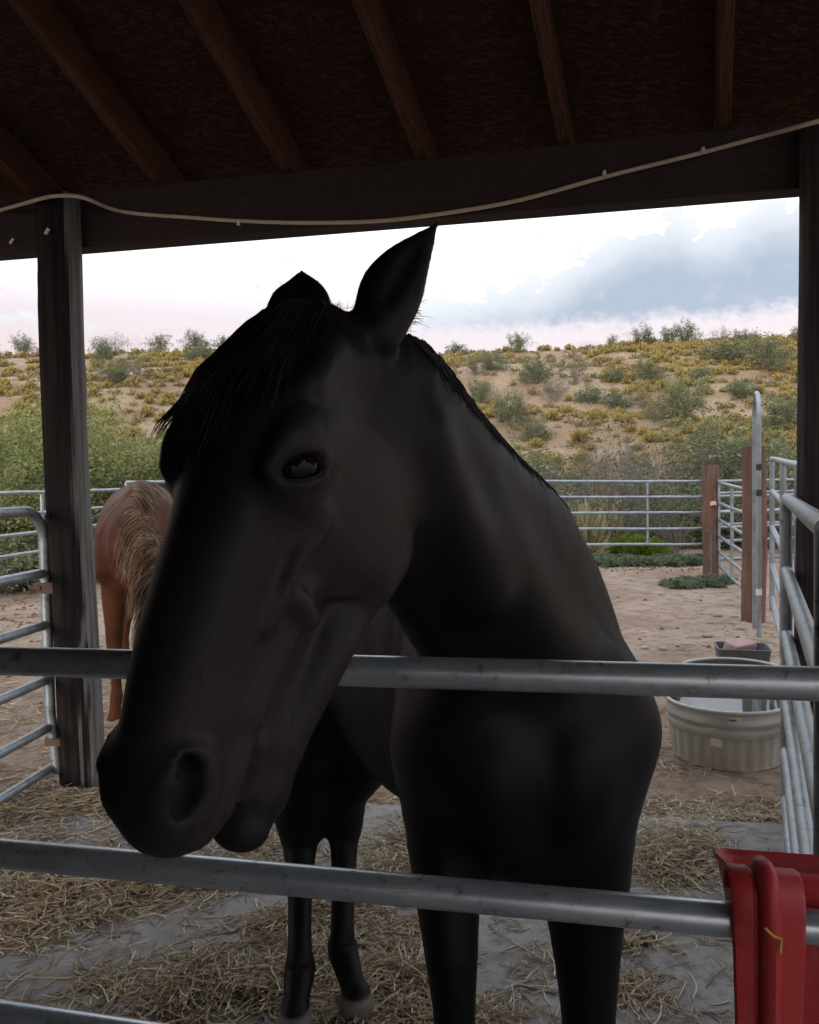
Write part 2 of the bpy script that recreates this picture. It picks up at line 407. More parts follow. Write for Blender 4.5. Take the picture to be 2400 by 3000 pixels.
def grid_sheet(name, xs, ys, zf, mat):
    v = [(x, y, zf(x, y)) for y in ys for x in xs]; w = len(xs)
    q = [(j * w + i, j * w + i + 1, (j + 1) * w + i + 1, (j + 1) * w + i) for j in range(len(ys) - 1) for i in range(w - 1)]
    return link(name, np_mesh(name, v, q), mat)
far = lambda a, n, top: [a * (top / a) ** (i / n) for i in range(1, n + 1)]
xs = [-x for x in reversed(far(9, 26, 700))] + [-9 + i * 0.12 for i in range(151)] + far(9, 26, 700)
ys = [-700, -200, -60, -20, -8, -3, 0] + [1 + i * 0.12 for i in range(130)] + [17, 18.5, 21, 30]
g_ob = grid_sheet('ground', xs, ys, lambda x, y: (-0.12 if y < .9 else ground_z(x, min(y, 14.4))) - (0 if y < 16.4 else 1.5), M_DIRT)
tag(g_ob, kind='structure')
xs = [-x for x in reversed(far(34, 12, 900))] + [-34 + i * 0.5 for i in range(137)] + far(34, 12, 900)
ys = [14.5 + i * 0.4 for i in range(95)] + far(52.5, 16, 1600)
h_ob = grid_sheet('hill', xs, ys, hill_z, M_HILL); tag(h_ob, kind='structure')

# concrete slab under the shelter; its far edge runs with the beam
def build_slab():
    b = MB()
    yf = lambda x: 3.83 - 0.165 * x
    c = [(-6, -5), (6, -5), (6, yf(6)), (-6, yf(-6))]
    vs = [(x, y, -0.16) for x, y in c] + [(x, y, 0.0) for x, y in c]
    b.add(vs, [(3, 2, 1, 0), (4, 5, 6, 7), (0, 1, 5, 4), (1, 2, 6, 5), (2, 3, 7, 6), (3, 0, 4, 7)])
    o = b.build('concrete_slab', M_CONC, smooth=False, bevel=0.012); tag(o, kind='structure')
build_slab()

# === shelter: posts, beam, rafters, roof board ============================
BEAM_L, BEAM_R = P(122, 472, 4.40), P(1700, 340, 3.66)
bdir = Vector((BEAM_R.x - BEAM_L.x, BEAM_R.y - BEAM_L.y, 0)).normalized(); bperp = Vector((-bdir.y, bdir.x, 0))   # bperp points outward
shelter = empty('timber_shelter', (0, 4, 0)); tag(shelter, 'dark timber shelter with log posts, beam and sloping rafters overhead', 'shelter')
bz = (BEAM_L.z + BEAM_R.z) / 2
def beam_at(s): return Vector((BEAM_L.x, BEAM_L.y, 0)) + bdir * s
bm_ = MB(); c0 = beam_at(1.5)
rotb = Matrix((bdir, bperp, Vector((0, 0, 1)))).transposed()
bm_.box((c0.x, c0.y, bz), (5.6, 0.065, 0.142), rotb)
beam = bm_.build('beam', M_BEAM, shelter, smooth=False, bevel=0.008)

def log(name, base, top, r0, r1, mat, seed, parent):
    n, m = 40, 90; v, f = [], []
    ax = top - base
    for i in range(m + 1):
        t = i / m; c = base + ax * t
        rr = r0 + (r1 - r0) * t
        c = c + Vector((0.008 * math.sin(t * 5 + seed), 0.008 * math.cos(t * 4 + seed), 0))
        for k in range(n):
            a = 2 * math.pi * k / n; ca, sa = math.cos(a), math.sin(a)
            d = 1 + 0.05 * mnoise.noise(Vector((ca * 1.3 + seed, sa * 1.3, t * 2.2))) + 0.03 * mnoise.noise(Vector((ca * 6, sa * 6 + seed, t * 3)))
            crk = mnoise.noise(Vector((ca * 3.2 + seed * 2, sa * 3.2, t * 1.1)))
            d -= 0.07 * max(0, 1 - abs(crk) * 14)
            for ka, kt in ((1.3, .42), (5.5, .71), (0.4, .55), (4.4, .3)):
                da = (a - ka - seed + math.pi) % (2 * math.pi) - math.pi; e_ = (da * 2.6) ** 2 + ((t - kt) * 32) ** 2
                d += 0.10 * math.exp(-e_) - 0.09 * math.exp(-e_ * 5)
            v.append(c + Vector((ca, sa, 0)) * rr * d)
        
    for i in range(m):
        for k in range(n):
            f.append((i * n + k, i * n + (k + 1) % n, (i + 1) * n + (k + 1) % n, (i + 1) * n + k))
    f.append(tuple(m * n + k for k in range(n)))
    me = mesh(name, v, f); o = link(name, me, mat, parent)
    sharp_edges(me, 50); return o
lb = PZ(171, 1652, -0.03); lt = P(123, 414, lb.y + 0.0)
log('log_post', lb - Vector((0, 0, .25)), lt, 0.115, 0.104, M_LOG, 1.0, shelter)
rb = Vector((1.80, 3.54, -0.2)); rt = P(1740, 262, 3.54)
log('log_post', rb, Vector((rt.x, 3.54, rt.z)), 0.118, 0.108, M_LOGDARK, 4.0, shelter)
rb2 = lb - bdir * 3.5
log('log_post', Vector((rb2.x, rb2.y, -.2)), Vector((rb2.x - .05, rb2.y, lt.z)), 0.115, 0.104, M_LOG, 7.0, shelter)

G = Vector((-0.36, -1.0, 0.50)); G.normalize()         # up the slope, towards and over the viewer
nrm = bdir.cross(G).normalized(); nrm = nrm if nrm.z > 0 else -nrm
roof = empty('roof', (0, 2, 3.5)); roof.parent = shelter; roof.matrix_parent_inverse = parent_matrix(shelter).inverted()
top_z = bz + 0.142
RW, RH = 0.029, 0.092
SL = 4.7
gx = (G - bdir * G.dot(bdir)).normalized()
for i, px in enumerate((-215, 62, 328, 600, 886, 1190, 1530, 1885)):
    py = 413 - 0.0875 * (px - 80)
    d0 = 1 / (1 / 4.34 + (1 / 3.60 - 1 / 4.34) * (px - 122) / (1700 - 122))
    q = P(px, py, d0); s_ = (q - BEAM_L).dot(bdir)
    base = beam_at(s_) + Vector((0, 0, top_z))
    rot = Matrix((bdir, G, bdir.cross(G))).transposed()
    # rafter axes: width along the beam, length up the slope, depth square to both
    ww = (bdir - G * bdir.dot(G)).normalized(); dd = ww.cross(G).normalized(); dd = dd if dd.z > 0 else -dd
    rot = Matrix((ww, G, ww.cross(G))).transposed()
    c = base + dd * (RH + 0.004) + G * (SL / 2 - 0.20)
    r_ = MB(); r_.box((0, 0, 0), (RW, SL / 2, RH), None)
    me = mesh('rafter', r_.v, r_.f, False); o = link('rafter', me, M_RAFTER)
    o.parent = roof; o.matrix_parent_inverse = parent_matrix(roof).inverted()
    o.location = c; o.rotation_euler = rot.to_euler()
    bv = o.modifiers.new('bevel', 'BEVEL'); bv.width = 0.004; bv.segments = 1
    # small dark block across the underside of the rafter
    if i in (2, 3):
        k_ = MB(); k_.box((0, 0.62 if i == 2 else 0.78, -RH + 0.012), (RW + 0.006, 0.035, 0.018))
        ob = link('dark_block', mesh('dark_block', k_.v, k_.f, False), M_STEEL); ob.parent = o
ww = (bdir - G * bdir.dot(G)).normalized(); dd = ww.cross(G).normalized(); dd = dd if dd.z > 0 else -dd
for j in range(4):
    for i in range(-3, 4):
        # 1.2 x 2.4 m boards laid along the beam, lowest course carried past it as eaves
        o0 = beam_at(0.35 + 2.44 * i + (1.22 if j % 2 else 0)) + Vector((0, 0, top_z)) + dd * (2 * RH + 0.008)
        g0 = -0.34 if j == 0 else 0.88 + 1.22 * (j - 1); g1 = 0.88 + 1.22 * j if j < 3 else SL - 0.2
        cs = [o0 + bdir * a_ + G * g_ for a_, g_ in ((-1.2195, g0 + .0004), (1.2195, g0 + .0004), (1.2195, g1 - .0004), (-1.2195, g1 - .0004))]
        b_ = MB(); b_.add(cs + [c_ + dd * 0.012 for c_ in cs], [(3, 2, 1, 0), (4, 5, 6, 7), (0, 1, 5, 4), (1, 2, 6, 5), (2, 3, 7, 6), (3, 0, 4, 7)])
        b_.build('roof_board', M_OSB, roof, smooth=False)
# the far slope of the roof, over and behind the viewer
ridge = beam_at(1.5) + Vector((0, 0, top_z)) + dd * (2 * RH + 0.02) + G * (SL - 0.22)
G2 = Vector((G.x, G.y, -G.z)).normalized()
b_ = MB()
a0, a1 = ridge - bdir * 5.6, ridge + bdir * 5.6
vs = [a0, a1, a1 + G2 * 4.6, a0 + G2 * 4.6]
b_.add([v + Vector((0, 0, .012)) for v in vs] + [v - Vector((0, 0, .012)) for v in vs], [(0, 1, 2, 3), (7, 6, 5, 4), (0, 4, 5, 1), (1, 5, 6, 2), (2, 6, 7, 3), (3, 7, 4, 0)])
b_.build('rear_roof_board', M_OSB, roof, smooth=False)

b_ = MB()
o0 = beam_at(1.5) + Vector((0, 0, top_z)) + dd * (2 * RH + 0.024)
cs = [o0 + bdir * a_ + G * g_ for a_, g_ in ((-7.2, -.36), (7.2, -.36), (7.2, SL - .2), (-7.2, SL - .2))]
b_.add(cs + [c_ + dd * 0.01 for c_ in cs], [(3, 2, 1, 0), (4, 5, 6, 7), (0, 1, 5, 4), (1, 2, 6, 5), (2, 3, 7, 6), (3, 0, 4, 7)])
b_.build('roof_covering', M_STEEL, roof, smooth=False)

# unseen plank walls added behind and left of the viewer to darken the shelter
def added_plank_wall(name, label, A, B, h, mat):
    A, B = Vector(A), Vector(B); d = (B - A); n = int(d.length / 0.2); u = d.normalized()
    rot = Matrix((u, Vector((-u.y, u.x, 0)), Vector((0, 0, 1)))).transposed()
    root = empty(name, (A.x, A.y, 0)); tag(root, label, 'added wall')
    k = MB(); k.box((0, 0, h / 2), (.097, .012, h / 2 - .01)); me = mesh('plank', k.v, k.f, False); me.materials.append(mat)
    for i in range(n):
        o = bpy.data.objects.new('plank', me); COL.objects.link(o); o.parent = root; o.matrix_parent_inverse = parent_matrix(root).inverted()
        c = A + u * (0.1 + i * 0.2); o.location = (c.x, c.y, 0.005); o.rotation_euler = rot.to_euler()
added_plank_wall('added_plank_wall', 'added dark plank wall blocking light behind the viewer', (-3.4, -2.2, 0), (-0.2, -2.78, 0), 3.2, M_BEAM)
added_plank_wall('added_plank_wall', 'added dark plank wall blocking light left of the viewer', (-1.75, -2.2, 0), (-1.35, 1.75, 0), 2.6, M_BEAM)

# cream cable stapled along the beam
cp = [(-60, 460), (0, 443), (80, 420), (112, 413), (150, 412), (182, 418), (235, 440), (290, 450), (400, 458), (503, 465), (640, 469), (800, 465), (950, 447), (1100, 420), (1272, 373), (1400, 341), (1480, 321), (1600, 289), (1690, 264), (1760, 246)]
def beam_depth(px): 
    return 1 / (1 / 4.315 + (1 / 3.578 - 1 / 4.315) * (px - 122) / (1700 - 122))
pts = []
for x, y in cp:
    d = beam_depth(x)
    if 75 <= x <= 185: d -= 0.225
    if x > 1680: d -= 0.20
    pts.append(P(x, y, d))
c_ = MB(); c_.tube(bez(pts, 6), 0.0095, 8)
cable = c_.build('cable', M_CABLE); tag(cable, 'cream cable strung in shallow loops along the dark beam', 'cable')
for x, y in ((503, 472), (1272, 367), (1479, 318)):
    k_ = MB(); q = P(x, y, beam_depth(x) - 0.004)
    k_.tube([q + Vector((0, -.012, -.008)), q + Vector((0, -.012, .012))], [0.009, 0.006], 8)
    k_.box(q + Vector((0, -.006, 0)), (0.007, 0.010, 0.006)); k_.build('cable_clip', M_WHITEPL, cable)
for x, y, d in ((25, 508, beam_depth(25)), (99, 487, 4.13)):
    k_ = MB(); q = P(x, y, d); k_.box(q, (0.006, 0.006, 0.016), Matrix.Rotation(0.6, 3, 'Y')); 
    o = k_.build('staple', M_WHITEPL, shelter)

# === pipe fences ==========================================================
def pipe(b, a, c, r, n=14): b.tube([a, c], r, n)
def panel(name, label, A, B, zA, zB, stiles, r=0.021, mat=M_GALV, group=None, cat='fence panel', stile_over=0.0, stile_z=None):
    """A,B = (x,y) of the two ends; zA,zB = rail heights at each end; stiles = fractions along"""
    A, B = Vector(A).to_2d(), Vector(B).to_2d()
    root = empty(name, (A.x, A.y, 0)); tag(root, label, cat, group)
    at = lambda t, z: Vector((A.x + (B.x - A.x) * t, A.y + (B.y - A.y) * t, z))
    for za, zb in zip(zA, zB):
        m = MB(); k = 5
        pts = [at(i / k, za + (zb - za) * i / k) + Vector((0, 0, rng.uniform(-.004, .004) if 0 < i < k else 0)) for i in range(k + 1)]
        m.tube(pts, r, 14); m.build('rail', mat, root)
    for t in stiles:
        lo = zA[-1] + (zB[-1] - zA[-1]) * t; hi = zA[0] + (zB[0] - zA[0]) * t
        if stile_z is not None: lo = stile_z
        m = MB(); m.tube([at(t, lo - stile_over), at(t, hi + stile_over * .0)], r * 0.98, 14); m.build('stile', mat, root)
    return root

# near panel between the viewer and the black horse
NA, NB_ = P(-260, 1391, 1.42), P(1990, 1447, 1.106)
nl, nr = P(0, 1391, 1.375), P(1725, 1440, 1.137)
dirn = (nr - nl).normalized()
fp = empty('front_panel', (nl.x, nl.y, 0)); tag(fp, 'galvanised pipe panel in front of the black horse with red feeder hooked on', 'fence panel')
rails_px = (((0, 1391), (1725, 1440)), ((0, 1797), (1725, 1953)), ((0, 2139), (1725, 2400)), ((0, 2470), (1725, 2800)))
RAIL2 = None
for k, ((x0, y0), (x1, y1)) in enumerate(rails_px):
    a, c = P(x0, y0, 1.375), P(x1, y1, 1.137)
    d = (c - a); m = MB()
    m.tube([a + d * t for t in (-.75, -.35, 0, .25, .5, .75, 1, 1.35, 1.8)], 0.0242, 28); m.build('rail', M_GALVNEAR, fp)
    if k == 1: RAIL2 = (a, c)
for t in (-.75, 1.8):
    q = nl + (nr - nl) * t; m = MB(); m.tube([(q.x, q.y, 0.05), (q.x, q.y, nl.z)], 0.024, 20); m.build('stile', M_GALV, fp)

# gate on the left, hung on the log post, opened towards the viewer
GS = P(96, 1240, 4.20); gdir = Vector((-0.045, -0.35, 0)).normalized()
gate = empty('pipe_gate', (GS.x, GS.y, 0)); tag(gate, 'weathered pipe gate with rounded corner hung beside the log post', 'gate')
def gp(px, py): return P(px, py, 4.20)
zt = gp(70, 1075).z
def gz(py): return P(95, py, 4.20).z
m = MB(); rc = 0.16
top = Vector((GS.x, GS.y, zt)); pts = [Vector((GS.x + .03, GS.y, gz(1628)))] + [Vector((GS.x, GS.y, gz(y))) for y in (1500, 1300)] 
for i in range(9):
    a = math.pi / 2 * i / 8
    pts.append(Vector((GS.x, GS.y, zt - rc)) + gdir * (rc - rc * math.cos(a)) + Vector((0, 0, rc * math.sin(a))))
pts += [Vector((GS.x, GS.y, zt)) + gdir * d for d in (.5, 1.2, 2.0, 2.6)]
m.tube(pts, 0.027, 18); m.build('gate_frame', M_GALVOLD, gate)
for y in (1207, 1315, 1430, 1530, 1616):
    m = MB(); z = gz(y); m.tube([Vector((GS.x, GS.y, z)) + gdir * d for d in (.0, .8, 1.7, 2.6)], 0.0235, 16); m.build('rail', M_GALVOLD, gate)
q = Vector((GS.x, GS.y, 0)) + gdir * 2.6; m = MB(); m.tube([(q.x, q.y, .08), (q.x, q.y, zt)], .026, 16); m.build('stile', M_GALVOLD, gate)
m = MB(); hz_ = gz(1237); m.box((GS.x + .01, GS.y, hz_), (.045, .034, .028)); m.tube([(GS.x + .03, GS.y, hz_), (GS.x + .13, GS.y + .03, hz_)], .012, 8); m.tube([(GS.x - .07, GS.y - .03, hz_ + .004), (GS.x - .01, GS.y - .03, hz_)], [.008, .014], 8)
m.build('hinge', M_RUST, gate, smooth=False)
m = MB(); hz_ = gz(1560); m.box((GS.x + .02, GS.y, hz_), (.04, .03, .02)); m.tube([(GS.x + .03, GS.y, hz_), (GS.x + .12, GS.y + .03, hz_)], 0.012, 8); m.build('hinge', M_RUST, gate, smooth=False)

# fence beyond the gate on the left, running back to the far fence
ZL = (1.47, 1.24, 1.02, .80, .58)
panel('corral_panel', 'pipe panel receding behind the left gate below green mesquite', (-5.2, 6.2), (-4.35, 8.3), ZL, ZL, (0, .28, .62, 1), stile_over=.12)
panel('corral_panel', 'pipe panel behind the log post meeting the far fence', (-4.33, 8.36), (-3.95, 11.2), ZL, ZL, (0, .35, .7, 1), stile_over=.12)

# far fence across the corral
FZ = lambda x: [1.50, 1.265, 1.03, .79, .555]
def fxy(px, y): q = P(px, 1010, y); return (q.x, y)
FY = 12.25
panel('corral_panel', 'far pipe fence panel behind the chestnut horse', (-3.9, 11.3), (-2.2, 11.8), [z + .07 for z in FZ(0)], [z + .06 for z in FZ(0)], (0, .45, 1), stile_over=.2)
panel('corral_panel', 'far pipe fence panel hidden mostly by the black horse', (-2.16, 11.85), (1.9, 12.1), [z + .06 for z in FZ(0)], [z - .02 for z in FZ(0)], (0, .33, .66, 1), stile_over=.2)
panel('corral_panel', 'far pipe fence panel left of the reddish post, green bush behind', (1.94, 12.12), fxy(1486, FY + .05), [z - .02 for z in FZ(0)], [z - .07 for z in FZ(0)], (0, .645), stile_over=.0)
panel('corral_panel', 'far pipe fence panel running on behind the two reddish posts', fxy(1508, FY + .15), (7.5, 13.0), [1.43, 1.20, .96, .73, .52], [1.44, 1.21, .97, .74, .53], (.22, .6, 1), stile_over=.2)
panel('corral_panel', 'second far pipe panel doubled behind the reddish posts', fxy(1516, 13.6), (8.2, 14.2), [1.22, .92, .70, .12], [1.24, .94, .72, .14], (.2, .62, 1), stile_over=.1)

def wood_post(name, label, c, r, h, seed, group=None):
    root = empty(name, (c[0], c[1], ground_z(*c))); tag(root, label, 'post', group)
    z = ground_z(*c)
    o = log('post', Vector((c[0], c[1], z - .2)), Vector((c[0], c[1], z + h)), r, r * .96, M_REDPOST, seed, root)
    return root
pa = fxy(1496, 12.2); pb = fxy(1588, 8.5)
postA = wood_post('wooden_post', 'thick reddish wooden post with hanging chain at the far fence', pa, .117, 1.66, 2.0)
postB = wood_post('wooden_post', 'taller reddish wooden post behind the tall pipe hoop', pb, .122, 1.82, 5.0)
# chain hanging on the far post
m = MB(); c0 = P(1496, 1118, 12.07); 
lp = [(c0 + Vector((-.04 + .05 * min(1, i / 3), 0, -.03 * max(0, i - 3) - .004 * i))) for i in range(26)]
for i, p_ in enumerate(lp):
    a = i % 2; m.tube([p_ + Vector((.012 * (1 - a), -.012 * a, .014)), p_ + Vector((.012 * (1 - a), -.012 * a, -.014)), p_ + Vector((-.012 * (1 - a), .012 * a, -.014)), p_ + Vector((-.012 * (1 - a), .012 * a, .014)), p_ + Vector((.012 * (1 - a), -.012 * a, .014))], .005, 6)
m.build('chain', M_GALV, postA)
m = MB(); q = P(1503, 1061, 12.075); m.tube([q + Vector((0, .02, .03)), q + Vector((0, 0, -.03))], [.045, .055], 8); m.build('pale_scar', plain('fresh_wood', (.48, .32, .2), .8), postA)

# gate between the two reddish posts
panel('pipe_gate', 'narrow pipe gate set at an angle between the two reddish posts', fxy(1514, 12.1), (3.86, 9.0), [1.41, 1.11, .86, .62, .385, .18], [1.33, 1.03, .77, .54, .30, .09], (0, .38, 1), r=.023, cat='gate')

# tall hoop frame and right-hand panels
def hoop():
    f0, f1 = fxy(1589, 8.15), fxy(1598.5, 7.72)
    root = empty('hoop_frame', (f1[0], f1[1], 0)); tag(root, 'tall narrow pipe hoop rising above the right-hand fence', 'gate frame')
    zt_ = P(1594, 827, 7.9).z; A = Vector((f0[0], f0[1], 0)); B = Vector((f1[0], f1[1], 0)); d = B - A; rr = d.length / 2; u = d.normalized()
    pts = [A + Vector((0, 0, ground_z(*f0)))] + [A + Vector((0, 0, z)) for z in (1, zt_ - rr)]
    for i in range(1, 12):
        a = math.pi * i / 12; pts.append(A + u * (rr - rr * math.cos(a)) + Vector((0, 0, zt_ - rr + rr * math.sin(a))))
    pts += [B + Vector((0, 0, z)) for z in (zt_ - rr, 1, ground_z(*f1))]
    m = MB(); m.tube(pts, .0215, 16); m.build('hoop', M_GALV, root)
    for z in (1.60, 1.36, .42):
        m = MB(); m.tube([B + Vector((0, 0, z - .03)), B + Vector((0, 0, z + .03))], .027, 12); m.build('collar', M_STEEL if z > 1 else M_WHITEPL, root)
hoop()
c8, c4 = (3.40, 7.68), (1.94, 3.98)
cz8, cz4 = [1.675, 1.38, 1.04, .69, .38], [1.57, 1.27, .92, .55, .22]
panel('corral_panel', 'right-hand pipe panel running from the tall hoop to the dark post', c8, c4, cz8, cz4, (.02, .46, .84, 1), r=.0235, stile_over=.12)
panel('corral_panel', 'thin pipe panel standing close behind the right-hand panel', (3.62, 7.6), (2.62, 5.2), [1.34, 1.0, .66, .3], [1.30, .96, .6, .26], (0, .3, .62), r=.018, stile_over=.1)

# nearest right panel with rounded upper corner, beside the dark post
npn = empty('corral_panel', (1.71, 3.72, 0)); tag(npn, 'nearest right-hand pipe panel with rounded corner in front of dark post', 'fence panel')
D0 = Vector((1.715, 3.72, 0)); dv = Vector((-.39, -.93, 0)).normalized()
zs = [1.43, 1.10, .81, .52, .27, .045]
m = MB(); rc = .07; pts = [D0 + Vector((0, 0, z)) for z in (.045, .6, zs[0] - rc)]
for i in range(1, 8):
    a = math.pi / 2 * i / 7; pts.append(D0 + dv * (rc - rc * math.cos(a)) + Vector((0, 0, zs[0] - rc + rc * math.sin(a))))
pts += [D0 + dv * d + Vector((0, 0, zs[0])) for d in (.4, 1.0, 1.8, 2.2)]
m.tube(pts, .0255, 20); m.build('frame_pipe', M_GALVOLD, npn)
for z in zs[1:]:
    m = MB(); m.tube([D0 + dv * d + Vector((0, 0, z)) for d in (-.0, .6, 1.4, 2.2)], .0255, 18); m.build('rail', M_GALVOLD, npn)
q = D0 + dv * 2.2; m = MB(); m.tube([(q.x, q.y, 0.0), (q.x, q.y, zs[0])], .0255, 16); m.build('stile', M_GALVOLD, npn)

# === stock tank, tub, feeder ==============================================
def m_tank(nt, b):
    p = OBJ(nt); z = N(nt, 'ShaderNodeSeparateXYZ'); L(nt, p, z.inputs[0])
    n1 = NOISE(nt, p, 6, 5, 0.6).outputs[0]; n2 = NOISE(nt, SCALE(nt, p, (30, 30, 4)), 1, 4, 0.6).outputs[0]
    c = MIX(nt, n1, (0.32, 0.325, 0.305), (0.46, 0.45, 0.415))
    mud = MA(nt, 'MULTIPLY', SS(nt, MA(nt, 'ADD', n2, MA(nt, 'MULTIPLY', z.outputs[2], -1.6)), 0.25, 0.6), 0.65)
    c = MIX(nt, mud, c, (0.36, 0.29, 0.22))
    L(nt, c, b.inputs['Base Color']); BUMP(nt, b, n2, 0.15, 0.003)
M_TANK = material('galvanised_tank', m_tank, 0.5, metal=0.35)
M_WATER = material('tank_water', lambda nt, b: (b.inputs['Base Color'].__setattr__('default_value', (.05, .06, .055, 1)), BUMP(nt, b, NOISE(nt, OBJ(nt), 9, 3).outputs[0], .06, .004)), 0.03, spec=0.9)
M_STICK = plain('paper_label', (.62, .53, .43), .7, var=.3, scale=90)
M_ALGAE = plain('tank_inside', (.10, .10, .075), .6, 0.2, .5, 8)

def stadium(hw, hl, t):
    """point and outward normal at fraction t of a stadium outline; hw = end radius, hl = half straight length"""
    per = 4 * hl + 2 * math.pi * hw; d = (t % 1) * per
    if d < 2 * hl: return Vector((hw, -hl + d, 0)), Vector((1, 0, 0)), d
    d -= 2 * hl
    if d < math.pi * hw: a = d / hw; return Vector((hw * math.cos(a), hl + hw * math.sin(a), 0)), Vector((math.cos(a), math.sin(a), 0)), 0
    d -= math.pi * hw
    if d < 2 * hl: return Vector((-hw, hl - d, 0)), Vector((-1, 0, 0)), d
    d -= 2 * hl; a = math.pi + d / hw
    return Vector((hw * math.cos(a), -hl + hw * math.sin(a), 0)), Vector((math.cos(a), math.sin(a), 0)), 0
def tank():
    n0, f0 = PZ(1520, 1629, -.04), None
    axis = Vector((.42, .90, 0)).normalized(); hw, hl, Hh = .325, .36, .325
    c = Vector((n0.x, n0.y, -.04)) + axis * (hw + hl)
    root = empty('stock_tank', c, math.atan2(axis.y, axis.x) - math.pi / 2); tag(root, 'oval galvanised stock tank of water beside the right-hand fence', 'stock tank')
    NU = 420
    def wall(prof, name, mat, rib=True, inner=False):
        v, f = [], []
        for z, off, rb_ in prof:
            for i in range(NU):
                p, nn, _ = stadium(hw, hl, i / NU)
                taper = -.035 * (1 - z / Hh)
                o_ = off + taper + (rb_ * (0.5 + 0.5 * math.tanh(2.0 * math.cos(i / NU * 2 * math.pi * 46))) if rb_ else 0)
                v.append(p + nn * o_ + Vector((0, 0, z)))
        m = len(prof)
        for j in range(m - 1):
            for i in range(NU):
                q = (j * NU + i, j * NU + (i + 1) % NU, (j + 1) * NU + (i + 1) % NU, (j + 1) * NU + i)
                f.append(q[::-1] if inner else q)
        me = mesh(name, v, f); o = link(name, me, mat); o.parent = root; return o
    wall([(0, -.012, 0), (.005, 0, 0), (.012, 0, -.004), (.03, 0, -.006), (.10, 0, -.0065), (.16, 0, -.0065), (.175, 0, -.004), (.182, .002, 0), (.19, .008, 0), (.20, .003, 0), (.208, .008, 0), (.217, .001, 0),
          (.235, .0, 0), (.25, .012, 0), (.265, .013, 0), (.28, .001, 0), (.30, .0, 0), (Hh - .003, .0, 0)], 'tub_wall', M_TANK)
    wall([(.01, -.010, 0), (.1, -.010, 0), (.2, -.006, 0), (.25, -.002, 0), (.30, -.006, 0), (Hh - .003, -.006, 0)], 'inner_wall', M_ALGAE, inner=True)
    rim = [stadium(hw - .001, hl, i / 120)[0] + Vector((0, 0, Hh)) for i in range(121)]
    m = MB(); m.tube(rim, .011, 12, caps=False); o = link('rim', mesh('rim', m.v, m.f), M_TANK); o.parent = root
    v = [Vector((0, 0, .235))] + [stadium(hw - .028, hl, i / 120)[0] + Vector((0, 0, .235)) for i in range(120)]
    o = link('water', mesh('water', v, [(0, 1 + i, 1 + (i + 1) % 120) for i in range(120)]), M_WATER); o.parent = root
    v = [Vector((0, 0, .006))] + [stadium(hw - .04, hl, i / 120)[0] + Vector((0, 0, .006)) for i in range(120)]
    o = link('tank_floor', mesh('tank_floor', v, [(0, 1 + i, 1 + (i + 1) % 120) for i in range(120)]), M_ALGAE); o.parent = root
    # stickers and scraped label on the near end
    for a0, z0, w, h, tl in ((-1.37, .288, .075, .034, .06), (-1.66, .158, .062, .045, -.1), (-1.74, .232, .055, .010, .2), (-1.76, .205, .02, .010, 0)):
        v, f = [], []
        for j in range(2):
            for i in range(7):
                a = a0 + (i / 6 - .5) * w / hw; z = z0 + (j - .5) * h + tl * (i / 6 - .5) * w
                off = .004 - .035 * (1 - z / Hh)
                v.append(Vector(((hw + off) * math.cos(a), -hl + (hw + off) * math.sin(a), z)))
        f = [(i, i + 1, 8 + i, 7 + i) for i in range(6)]
        o = link('sticker', mesh('sticker', v, f), M_STICK); o.parent = root
    a0 = -1.40; 
    for k in range(5):
        v = []
        for j in range(2):
            for i in range(2):
                a = a0 + (-.02 + k * .008 + i * .005) / hw; z = .289 + (j - .5) * .012; off = .0055 - .035 * (1 - z / Hh)
                v.append(Vector(((hw + off) * math.cos(a), -hl + (hw + off) * math.sin(a), z)))
        o = link('print', mesh('print', v, [(0, 1, 3, 2)]), M_STEEL); o.parent = root
tank()

M_TUB = plain('grey_rubber', (.085, .088, .095), .65, 0, .25, 14)
M_SALT = plain('salt_block', (.36, .225, .215), .6, 0, .3, 9)
def rounded_rect(hx, hy, r, n=6):
    pts = []
    for cx, cy, a0 in ((hx - r, hy - r, 0), (-hx + r, hy - r, 90), (-hx + r, -hy + r, 180), (hx - r, -hy + r, 270)):
        for i in range(n + 1):
            a = R(a0 + 90 * i / n); pts.append(Vector((cx + r * math.cos(a), cy + r * math.sin(a), 0)))
    return pts
def loops(rings, close_bottom=True, inner=None):
    n = len(rings[0]); v = [p for r_ in rings for p in r_]; f = []
    for j in range(len(rings) - 1):
        for i in range(n): f.append((j * n + i, j * n + (i + 1) % n, (j + 1) * n + (i + 1) % n, (j + 1) * n + i))
    f.append(tuple(range(n - 1, -1, -1)))
    if inner: f.append(tuple((len(rings) - 1) * n + i for i in range(n)))
    return v, f
